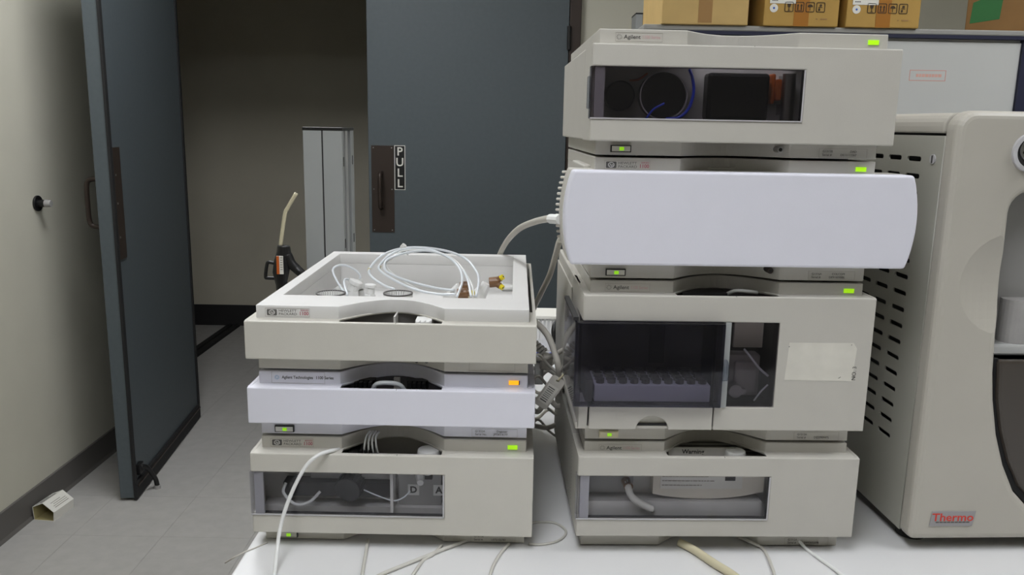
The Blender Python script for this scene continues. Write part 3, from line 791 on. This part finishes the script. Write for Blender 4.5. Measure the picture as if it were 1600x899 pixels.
# maker's badge
bd = prism('maker_badge', [(.0235, .036), (.0785, .036), (.0815, .056), (.0255, .056)], -.001, .0005, mat('badge_silver', (152, 150, 151), .4), ms)
text('badge_lettering', 'Thermo', .0145, .0525, -.0011, .0475, mat('badge_red', (206, 58, 44), .5), bd, 'CENTER', sx=1.12, bold=.00022)
boxes('badge_small_print', [(.031 + i * .0049, .0352 + i * .0049, -.0012, -.001, .0405, .0422) for i in range(9)], 'logo_grey', bd)
# side panel with real slots
holes = []
def slot(yc, zc_, L=.034, h=.0062):
    r = h / 2
    return arc(yc + L / 2 - r, zc_, r, -90, 90, 4) + arc(yc - L / 2 + r, zc_, r, 90, 270, 4)
for i in range(18):
    for j in range(7):
        holes.append(slot(.094 + j * .0475, .488 - i * .0214))
side = plate('side_panel', [(.0305, .016), (.60, .016), (.60, .517), (.0305, .517)], holes, .003, .0055, 'ms_side', ms, 'yz')
cyl('panel_lock', (.0015, .050, .489), (.0045, .050, .489), .0058, 'silver', side, n=20)
box('lock_slot', .0008, .0016, .0490, .0510, .4845, .4935, 'dark', side)
box('inner_frame', .03, .6, .056, .6, .016, .52, 'black', ms)
prism('lid', arc(.018, ZT - .018, .016, 180, 90, 5) + [(.62, ZT - .002), (.62, .520), (.002, .520)], .034, .60, 'ms', ms, bevel=.002)
for xx in (.03, .5):
    for yy in (.05, .5):
        cyl('foot', (xx, yy, 0), (xx, yy, .016), .018, 'rubber', ms)

# ---------------------------------------------------------------- cabinet behind with cartons on top
CY = 2.02
tp = at(1030, 38, CY).z; bt = at(1030, 47, CY).z
cb_ = thing('equipment_cabinet', 'tall white cabinet with navy trim standing behind the bench', 'cabinet', (0, CY, 0))
cx0 = at(1025, 40, CY).x - .01; cx1 = at(1594, 120, CY).x
box('cabinet_body', cx0 + .02, cx1, .012, .6, .06, bt - .008, 'cab', cb_)
box('front_panel', cx0 + .03, cx1 - .004, .004, .012, .08, bt - .014, 'cab', cb_, bevel=.002)
box('side_trim', cx1 - .004, cx1 + .06, -.004, .6, .06, bt - .008, 'navy', cb_)
box('top_trim', cx0 + .01, cx1 + .5, -.006, .6, bt - .008, bt, 'navy', cb_)
box('cabinet_top', cx0 - .02, cx1 + .5, -.004, .62, bt, tp, 'cab_top', cb_, bevel=.003)
box('plinth', cx0 + .04, cx1 + .45, .03, .58, 0, .06, 'rubber', cb_)
box('end_bay', cx1 + .06, cx1 + .48, .0, .6, .06, bt - .008, 'cab', cb_)
a, b = at(1423, 109, CY), at(1478, 127, CY)
fr_ = frame('red_notice', a.x, b.x, b.z, a.z, .004, .0014, mat('notice_red', (206, 140, 126), .6), cb_)
bm = bmesh.new(); xx = a.x + .016
while xx < b.x - .016:
    w = random.uniform(.004, .008); b_box(bm, xx, xx + w, .0036, .004, (a.z + b.z) / 2 - .0035, (a.z + b.z) / 2 + .0035); xx += w + .0015
link('notice_print', bm_mesh('notice_print', bm), mat('notice_print_red', (214, 166, 152), .6), fr_)

def carton(label, px0, px1, m, depth, h=.24, rz=0, group=None):
    p0, p1 = at(px0, 40, CY), at(px1, 40, CY)
    w = p1.x - p0.x
    t = thing('cardboard_box', label, 'box', (p0.x, CY - .012, tp), rz, group)
    box('carton_body', 0, w, 0, depth, 0, h, m, t, bevel=.002)
    return t, w
c1, w = carton('plain brown cardboard box with grey-brown tape, leftmost on the cabinet', 1032, 1166, 'card', .30)
box('tape_strip', w * .42, w * .58, -.0006, 0, .004, .24, 'tape', c1)
def printed(t, w, seed, y=-.0006):
    random.seed(seed)
    box('tape_strip', w * .40, w * .60, y, 0, .0, .24, 'tape_dark', t)
    lab = box('shipping_label', .012, .072, y * 2, y, .050, .12, 'paper', t)
    bm = bmesh.new(); xx = .017
    while xx < .054:
        wd = random.uniform(.0006, .0024); b_box(bm, xx, xx + wd, y * 2.4, y * 2, .0615, .0685); xx += wd + random.uniform(.0006, .0016)
    link('barcode', bm_mesh('barcode', bm), 'logo_grey', lab)
    boxes('label_print', [(.017 + i * .0035, .0195 + i * .0035, y * 2.4, y * 2, .0555, .058) for i in range(4)], 'logo_grey', lab)
    dot = cyl('round_sticker', (.022, y * 2, .0395), (.022, 0, .0395), .0095, 'paper', t, n=28)
    cyl('sticker_centre', (.022, y * 2.4, .0395), (.022, y * 2, .0395), .0025, 'sticker_blue', dot, n=14)
    for k in range(4):
        x0 = .047 + k * .0245; z0 = .0315
        ic = plate('handling_mark', rrect(x0, x0 + .0205, z0, z0 + .0225, .003, 3), [rrect(x0 + .0016, x0 + .0189, z0 + .0016, z0 + .0209, .002, 3)], y * 2, y, 'print', t, 'xz')
        bm = bmesh.new(); cx = x0 + .01025
        if k == 0:
            b_prism(bm, [(cx - .0045, z0 + .0185), (cx + .0045, z0 + .0185), (cx + .003, z0 + .0115), (cx + .0008, z0 + .010), (cx + .0008, z0 + .0045), (cx + .004, z0 + .003), (cx - .004, z0 + .003), (cx - .0008, z0 + .0045), (cx - .0008, z0 + .010), (cx - .003, z0 + .0115)], y * 2, y)
        elif k == 1:
            for s in (-.004, .004):
                b_prism(bm, [(cx + s, z0 + .0185), (cx + s + .0028, z0 + .0135), (cx + s + .0012, z0 + .0135), (cx + s + .0012, z0 + .005), (cx + s - .0012, z0 + .005), (cx + s - .0012, z0 + .0135), (cx + s - .0028, z0 + .0135)], y * 2, y)
            b_box(bm, cx - .0065, cx + .0065, y * 2, y, z0 + .003, z0 + .0042)
        elif k == 2:
            b_prism(bm, arc(cx, z0 + .0115, .0062, 0, 180, 8), y * 2, y)
            b_box(bm, cx - .0006, cx + .0006, y * 2, y, z0 + .0038, z0 + .0115)
        else:
            b_prism(bm, [(cx + .003 * math.cos(i * PI / 4) , z0 + .0155 + .003 * math.sin(i * PI / 4)) for i in range(8)], y * 2, y)
            b_box(bm, cx - .0055, cx + .004, y * 2, y, z0 + .0105, z0 + .0118); b_box(bm, cx - .005, cx - .001, y * 2, y, z0 + .0035, z0 + .0088)
        link('mark_symbol', bm_mesh('mark_symbol', bm), 'print', ic)
    boxes('stencil_print', [(w * .70, w * .72, y, 0, .0155, .018), (w * .755, w * .85, y, 0, .0152, .0182)], 'tape', t)
c2, w = carton('ochre carton with white label between the plain box and another carton', 1190, 1306, 'card2', .30); printed(c2, w, 3)
c3, w = carton('ochre carton with white label nearest the gap on the cabinet', 1318, 1432, 'card2', .30); printed(c3, w, 5)
c4, w = carton('dark brown cardboard box with green tape at the right', 1510, 1660, 'card3', .30)
c4.rotation_euler.z = -.52; c4.location.y = CY + .10; c4.location.x = at(1508, 40, CY + .10).x
prism('green_tape', [(.009, .026), (.072, .034), (.076, .1), (.012, .075)], -.0006, 0, 'green', c4)

# ---------------------------------------------------------------- grey upright posts
def post(label, x0, x1, y0, y1, top, seam):
    w = x1 - x0; d = y1 - y0
    t = thing('support_post', label, 'post', ((x0), y0, 0))
    g = .0015
    box('front_panel', 0, w * seam - g, 0, d, 0, top - .006, 'alu', t)
    box('front_panel', w * seam + g, w, 0, d * .14, 0, top - .006, 'alu', t)
    box('seam', w * seam - g, w * seam + g, .002, d, 0, top - .006, 'dark', t)
    box('core', w * seam + g, w - .006, d * .14, d, 0, top - .006, 'dark', t)
    box('side_rail', w - .006, w - .001, d * .32, d * .52, 0, top - .006, 'alu_light', t)
    box('side_rail', w - .006, w, d * .72, d, 0, top - .006, 'alu', t)
    box('cap', -.001, w + .001, -.001, d + .001, top - .006, top, 'black', t, bevel=.001)
    for k in range(5):
        z = top - .065 - k * .16
        for yy in (d * .10, d * .86):
            box('rail_hole', w - .001, w + .0006, yy - .003, yy + .003, z - .009, z + .009, 'black', t)
    box('foot_plate', -.03, w + .03, -.02, d + .02, 0, .008, 'dark', t)
PY = 1.60
post('tall grey post with seam standing behind the low stack', at(473, 205, PY).x, at(534, 205, PY).x, PY, PY + .115, at(500, 199, PY).z, .49)
y2 = 3.40
post('distant grey post rising above the tall stack', at(994, 22, y2).x, at(1016, 22, y2).x, y2, y2 + .12, at(1005, 20, y2).z, .5)

# ---------------------------------------------------------------- black nozzle gun with bent tube, clipped to the post
GY = 1.56
gn = thing('nozzle_gun', 'black plastic nozzle gun with bent beige tube hung on the post', 'gun', (0, 0, 0))
top_ = at(444, 384, GY); bot_ = at(446, 470, GY)
C = Vector((top_.x, GY, 0))
tube('bent_tube', [at(463, 302, GY), at(449, 326, GY), at(445, 336, GY), at(438, 386, GY)], .0036, 'tube_y', gn, n=10, raw=False)
bm = bmesh.new()
prof = [(at(433, 383, GY), at(453, 384, GY)), (at(432, 394, GY), at(455, 396, GY)), (at(428, 408, GY), at(455, 410, GY)), (at(426, 425, GY), at(452, 426, GY)), (at(431, 446, GY), at(449, 440, GY)), (at(434, 480, GY), at(452, 480, GY)), (at(436, 540, GY), at(452, 540, GY))]
rings = []
for (a, b) in prof:
    c = (a + b) / 2; r = (b.x - a.x) / 2
    rings.append([bm.verts.new((c.x + r * math.cos(2 * PI * i / 16), GY + r * .75 * math.sin(2 * PI * i / 16), a.z + (b.z - a.z) * (.5 + .5 * math.cos(2 * PI * i / 16)))) for i in range(16)])
for A, B in zip(rings, rings[1:]):
    for i in range(16): bm.faces.new((A[i], A[(i + 1) % 16], B[(i + 1) % 16], B[i]))
bm.faces.new(rings[0]); bm.faces.new(rings[-1][::-1])
link('gun_body', bm_mesh('gun_body', bm), 'black', gn, smooth=False, bevel=.002)
tube('trigger_guard', [at(431, 412, GY), at(420, 410, GY), at(417, 414, GY), at(415, 432, GY), at(418, 434.5, GY), at(430, 435, GY)], .0035, 'black', gn)
tube('side_arm', [at(448, 398, GY), at(455, 412, GY), at(463, 420, GY), at(472, 428, GY), at(484, 436, PY - .0075)], .0105, 'black', gn, r_end=.0085)
a, b = at(436, 398, GY), at(447, 426, GY)
lb = box('warning_label', a.x, b.x, GY - .0185, GY - .0165, b.z, a.z, 'paper', gn)
box('label_band', a.x, a.x + (b.x - a.x) * .42, GY - .0189, GY - .0185, b.z, a.z, 'orange', lb)
boxes('label_print', [(a.x + (b.x - a.x) * .55, b.x - .001, GY - .0188, GY - .0185, a.z - .004 - i * .0045, a.z - .0025 - i * .0045) for i in range(6)], 'label_line', lb)

# ---------------------------------------------------------------- contents of the open tray
TF = EYE - .2962 + .022 + .0002      # tray floor
def cap(px, Y, label):
    c = at(px, 457, Y); top = at(px, 457.5, Y).z
    t = thing('bottle_cap', label, 'cap', (c.x, Y, TF))
    h = top - TF
    circ = lambda r, n=40: [(r * math.cos(2 * PI * k / n), r * math.sin(2 * PI * k / n)) for k in range(n)]
    plate('cap_wall', circ(.0200), [circ(.0180)], 0, h - .0015, 'nylon', t)
    plate('cap_rim', circ(.0203), [circ(.0180)], h - .0015, h, 'logo_grey', t)
    cyl('cap_top', (0, 0, 0), (0, 0, .002), .0185, 'nylon', t, n=36)
    bm = bmesh.new()
    for i in range(34):
        a = 2 * PI * i / 34
        b_cyl(bm, (.0178 * math.cos(a), .0178 * math.sin(a), .002), (.0178 * math.cos(a), .0178 * math.sin(a), h - .001), .0009, n=6)
    o = link('cap_ribs', bm_mesh('cap_ribs', bm), 'tray', t); o['kind'] = 'stuff'
cap(517, 1.10, 'ribbed white cap in the tray near the left fittings')
cap(622, 1.10, 'ribbed white cap in the tray under the tube loops')
def nut(px, py, Y, r, label, ax=(0, 0, 1)):
    p = at(px, py, Y); ax = Vector(ax).normalized()
    t = thing('white_fitting', label, 'fitting', (p.x, p.y, TF))
    h = p.z - TF
    cyl('hex_nut', (0, 0, 0), (0, 0, max(.006, h)), r * 1.05, 'nylon', t, n=6, bevel=.0015)
    q = Vector((0, 0, max(.006, h)))
    cyl('collar', q, q + ax * r * 1.1, r * .85, 'nylon', t, n=12, bevel=.001)
    cyl('flange', q + ax * r * 1.1, q + ax * r * 1.7, r * 1.05, 'nylon', t, n=8, bevel=.001)
nut(550, 455, 1.25, .0105, 'white plastic fitting standing under the small tube loop', (.4, 0, .9))
nut(561, 453, 1.27, .0095, 'white plastic fitting behind the tall one, next to the small loop', (-.3, .2, .9))
nut(578, 459, 1.22, .0085, 'white plastic fitting at the right end of the white cluster', (.1, 0, 1))
nut(534, 458, 1.22, .007, 'small white fitting at the left end of the white cluster', (-.5, 0, .7))
def brown(px, py, Y, label, dirs):
    p = at(px, py, Y)
    t = thing('brown_fitting', label, 'fitting', (p.x, p.y, p.z))
    cyl('body', (-.0075, 0, -.001), (.0075, 0, .001), .0082, 'brown_fit', t, n=16, bevel=.001)
    for d in dirs:
        d = Vector(d).normalized()
        cyl('arm', d * .004, d * .013, .0048, 'brown_fit', t, n=12)
        y_ = cyl('yellow_ferrule', d * .012, d * .018, .0042, 'yellow', t, n=14)
        cyl('bore', d * .0178, d * .0183, .0016, 'ink', y_, n=8)
    return t, p
t1, p1 = brown(772, 441, 1.26, 'brown fitting with yellow ends on the upright white filter', ((.8, -.3, .55), (.85, -.5, -.45)))
cyl('white_filter', (-.03, .0, TF - p1.z), (-.012, 0, -.002), .0145, 'nylon', t1, r1=.007, n=14, bevel=.001)
t2, p2 = brown(727, 448, 1.235, 'brown fitting standing upright between the tube ends', ((.1, -.2, -1),))
cyl('white_filter', (-.03, .01, TF - p2.z), (-.008, .002, .0), .012, 'nylon', t2, r1=.007, n=14, bevel=.001)
t3, p3 = brown(723, 459, 1.20, 'brown fitting with one yellow end low in the tray', ((.95, -.3, .15),))
cyl('white_filter', (.0, .0, TF - p3.z), (.0, .0, -.006), .009, 'nylon', t3, n=14, bevel=.001)
# translucent tubing
def ptfe(label, pts, r=.0019, m='ptfe_blue', group='tubes in the tray'):
    o = tube('tubing', [at(*q) for q in pts], r, m, None, k=10, n=8)
    return tag(o, label, 'tube', group)
ptfe('long outer tube loop arching over the tray with its clamp', [(744, 463, 1.17), (748, 440, 1.22), (744, 424, 1.26), (728, 405, 1.3), (700, 393, 1.31), (660, 387, 1.3), (625, 389, 1.29), (596, 400, 1.27), (578, 420, 1.25), (580, 432, 1.24), (600, 446, 1.22), (616, 452, 1.21)])
ptfe('second tube loop with its tail lying towards the filters', [(736, 463, 1.165), (731, 438, 1.21), (722, 420, 1.26), (705, 404, 1.29), (670, 390, 1.3), (635, 389, 1.28), (610, 398, 1.26), (593, 415, 1.24), (596, 425, 1.23), (620, 440, 1.22), (650, 453, 1.21), (685, 460, 1.19), (712, 460, 1.18)])
ptfe('third tube loop leaning inside the second', [(714, 464, 1.16), (722, 440, 1.2), (718, 420, 1.25), (700, 402, 1.28), (668, 392, 1.28), (632, 396, 1.26), (607, 405, 1.25), (601, 414, 1.24), (606, 426, 1.23), (640, 440, 1.23), (680, 450, 1.23), (710, 454, 1.23)])
ptfe('clear tube running down beside the brown fitting', [(740, 463, 1.18), (738, 448, 1.2), (728, 428, 1.24), (712, 408, 1.28), (690, 396, 1.29), (655, 391, 1.285), (628, 393, 1.27), (612, 404, 1.255), (604, 416, 1.245), (622, 434, 1.235), (660, 455, 1.22), (700, 463, 1.2)], .0013, 'ptfe')
ptfe('small separate tube loop over the white fittings', [(541, 462, 1.2), (528, 442, 1.22), (520, 424, 1.24), (526, 416, 1.25), (540, 415, 1.26), (556, 423, 1.27), (563, 433, 1.27), (558, 442, 1.27)], .0017)
ptfe('short hooked tube beside the white fittings', [(543, 461, 1.2), (538, 445, 1.23), (539, 437, 1.25), (546, 438, 1.26), (552, 446, 1.26)], .0017)
tz = at(632, 390, 1.29)
tie = thing('cable_tie', 'white cable tie bunching the tube loops at their top', 'cable tie', tz)
cyl('tie_head', (-.004, -.002, .002), (.001, -.004, .008), .0045, 'nylon', tie, n=6, bevel=.0008)
tube('tie_band', [(.0, -.004, .004), (.004, -.006, -.002), (.005, -.002, -.008), (.003, .008, -.006), (0, .006, .003), (0, -.004, .004)], .0014, 'nylon', tie, n=6)
for (px, py, Y, lb) in ((577, 421, 1.25, 'small cream clamp on the outer tube loop'), (593, 417, 1.24, 'small cream clamp on the second tube loop'), (603, 411, 1.25, 'small cream clamp on the innermost tube loop')):
    q = at(px, py, Y)
    o = cyl('tube_clamp', q + Vector((-.001, 0, -.0022)), q + Vector((.001, 0, .0022)), .0027, 'tube_y', n=10, bevel=.0004); tag(o, lb, 'clamp', 'clamps on the tube loops')
q = at(788, 466, 1.19)
g_ = thing('nylon_plug', 'small white plug in the right corner of the tray', 'plug', (q.x, 1.36, TF))
cyl('plug_body', (-.004, 0, .006), (.012, 0, .006), .006, 'nylon', g_, n=12, bevel=.001)
cyl('plug_flange', (-.006, 0, .0075), (-.004, 0, .0075), .0075, 'nylon', g_, n=12)

# ---------------------------------------------------------------- tubes hanging and lying on the bench
def lying(label, pts, r, m, z=None, group='tubes lying on the bench'):
    P = [on(px, py, BZ + r) if len(q) == 2 else at(px, py, q[2]) for q in pts for px, py in [q[:2]]]
    return tag(tube('tubing', P, r, m, None, k=8, n=8), label, 'tube', group)
tag(tube('drain_hose', [at(545, 700, .985), at(528, 703, .955), at(512, 706, .938), at(495, 713, .929), at(478, 729, .924), at(462, 757, .920), at(448, 790, .915), at(438, 825, .908), at(433, 860, .893), on(429, 899, BZ + .004), on(425, 960, BZ + .004)], .0024, 'ptfe', None), 'pale hose hanging down the front of the low pump', 'tube')
lying('milky tube running straight forward from under the low pump', [(577, 834, 1.0), (574, 850), (571, 868), (568, 885), (566, 899), (562, 940)], .0021, 'tube')
lying('thick milky tube slanting left from under the low pump', [(735, 843), (700, 856), (660, 872), (620, 888), (590, 901), (540, 930)], .0024, 'tube')
lying('milky tube crossing over the slanting one', [(690, 853), (676, 867), (663, 875, .915), (655, 884), (645, 899), (625, 930)], .0020, 'tube')
lying('milky tube bending forward under the serial label', [(795, 850), (783, 864), (773, 880), (766, 899), (760, 935)], .0020, 'tube')
lying('thin tube looping out on the bench between the stacks', [(826, 818), (845, 816), (868, 818), (883, 828), (882, 838), (868, 847), (845, 851), (826, 850)], .0017, 'tube')
lying('thin grey wire crossing the left corner of the bench', [(418, 848), (400, 856), (380, 864), (365, 872), (352, 880, .93)], .0009, 'cable')
lying('wide yellowed tube running forward from under the tall pump', [(1062, 848), (1085, 860), (1115, 880), (1145, 899), (1185, 930)], .0052, 'tube_y')
lying('white tube curving forward from under the tall pump', [(1150, 838, .99), (1170, 846, .965), (1190, 856), (1200, 871), (1206, 886), (1210, 899), (1214, 930)], .0021, 'tube')
lying('white tube slanting right from under the tall pump', [(1246, 842, .97), (1260, 858), (1280, 873), (1305, 891), (1320, 903), (1360, 930)], .0022, 'ptfe')

# ---------------------------------------------------------------- clutter between the stacks
rb = thing('ribbed_housing', 'white ribbed plastic housing behind the cable tangle', 'housing', (0, 0, 0))
HY = 1.87
a, b = at(838, 492, HY), at(905, 534, HY)
box('housing_body', a.x, b.x, HY, HY + .07, BZ, a.z - .004, 'nylon', rb, bevel=.003)
for i in range(11):
    xx = a.x + .004 + i * (b.x - a.x) / 11
    box('rib', xx, xx + .004, HY - .007, HY + .001, b.z + .004, a.z - .012, 'nylon', rb, bevel=.001)
box('housing_lip', a.x - .003, b.x + .003, HY - .010, HY + .075, a.z - .008, a.z, 'paper', rb, bevel=.002)
cable_lbl = 'cables tangled between the stacks'
def cable(label, pts, r=.0042, m='cable', name='cable'):
    P = [at(*q) for q in pts]
    for q in P: q.z = max(q.z, BZ + r + .0002)
    return tag(tube(name, P, r, m, None, k=8, n=8), label, 'cable', cable_lbl)
cable('grey hose arching from behind the low stack up to the column oven', [(772, 440, 1.44), (776, 415, 1.42), (781, 398, 1.4), (793, 376, 1.34), (812, 357, 1.24), (838, 346, 1.12), (862, 341, 1.005)], .0048)
hc = cyl('hose_clip', at(860, 342, 1.005), at(875, 343, .985), .006, 'nylon', n=10); tag(hc, 'white clip joining the arching hose to the column oven', 'clip')
cable('grey cable falling from the column oven side behind the low stack', [(894, 356, 1.10), (876, 374, 1.12), (868, 400, 1.15), (859, 430, 1.2), (846, 457, 1.26), (834, 482, 1.32), (826, 500, 1.36)], .0045)
cable('grey cable bending down beside the perforated side panel', [(820, 496, 1.2), (838, 505, 1.18), (856, 525, 1.17), (866, 550, 1.16), (872, 572, 1.15), (874, 595, 1.16)], .0048)
cable('black cable loop in front of the ribbed housing', [(875, 503, 1.6), (868, 506, 1.58), (865, 518, 1.57), (868, 532, 1.57), (876, 545, 1.58), (890, 590, 1.62), (905, 600, 1.62)], .005, 'black')
cable('blue cable lying behind the tangle', [(835, 556, 1.835), (855, 556, 1.835), (880, 554, 1.84), (905, 557, 1.835)], .003, 'blue')
random.seed(21)
words = ['topmost cable of the tangle rising to the right', 'cable of the tangle under the topmost one', 'upper cable bowing over the grey plug', 'cable crossing in the middle of the tangle', 'lower cable sagging behind the bar-coded card', 'low cable bending towards the low stack', 'lowest cable resting on the bench', 'cable curling round under the card']
for i, lb in enumerate(words):
    y0 = 556 + i * 16; y1 = 548 + i * 15; Y = 1.16 + .035 * ((i * 5) % 8)
    cable(lb, [(822, y0 + random.uniform(-6, 6), Y), (840, y0 + random.uniform(-4, 10), Y + .01), (856, (y0 + y1) / 2 + random.uniform(-8, 16), Y + .02), (872, y1 + random.uniform(-6, 14), Y + .01), (892, y1 + random.uniform(-16, 16), Y)], random.choice((.0030, .0036, .0042)))
extra = ['thin pale cord draped across the top of the tangle', 'thin pale cord crossing the middle of the tangle', 'thin pale cord looping low over the bench', 'thin pale cord behind the white connector']
for i, lb in enumerate(extra):
    y0 = 560 + i * 34; Y = 1.13 + .05 * i
    cable(lb, [(824, y0 + 14, Y), (840, y0 - 6, Y), (858, y0 + 12, Y + .02), (874, y0 + 20, Y + .02), (888, y0 - 4, Y)], .0022, 'cable_w')
pg = thing('cable_plug', 'grey moulded cable plug with ribbed strain relief among the cables', 'plug', at(853, 565, 1.2))
cyl('plug_body', (0, 0, -.012), (.002, 0, .012), .010, 'cable', pg, n=8, bevel=.002)
for i in range(5):
    cyl('relief_ring', (-.004 - i * .004, 0, .014 + i * .004), (-.006 - i * .004, 0, .0165 + i * .004), .0078 - i * .0006, 'cable', pg, n=12)
wp = thing('white_connector', 'white connector block hanging in the cable tangle', 'connector', at(843, 578, 1.22))
box('connector_body', -.008, .006, -.008, .008, -.022, .012, 'nylon', wp, bevel=.002)
cyl('connector_nut', (0, 0, .012), (0, 0, .02), .006, 'steel', wp, n=6)
# bar-coded tag
q = at(858, 614, 1.10)
cd = thing('barcode_card', 'bar-coded plastic card dangling by a strap among the cables', 'card', q)
cd.rotation_euler = (0, math.radians(33), 0)
poly = rrect(-.0105, .0105, -.024, .026, .004, 3)
plate('card_body', poly, [rrect(-.0025, .0025, .0195, .0225, .001, 2)], -.001, .001, 'cable_w', cd, 'xz')
box('card_label', -.008, .008, -.0013, -.001, -.017, .012, 'paper', cd)
bm = bmesh.new(); zz = -.014
while zz < .009:
    h = random.uniform(.0007, .0022); b_box(bm, -.006, .004, -.0016, -.0013, zz, zz + h * .6); zz += h + random.uniform(.0012, .0022)
link('card_barcode', bm_mesh('card_barcode', bm), 'ink', cd)
tube('strap', [(0, 0, .021), (.001, -.002, .032), (.002, .0, .045)], .0015, 'tube_y', cd, n=6)
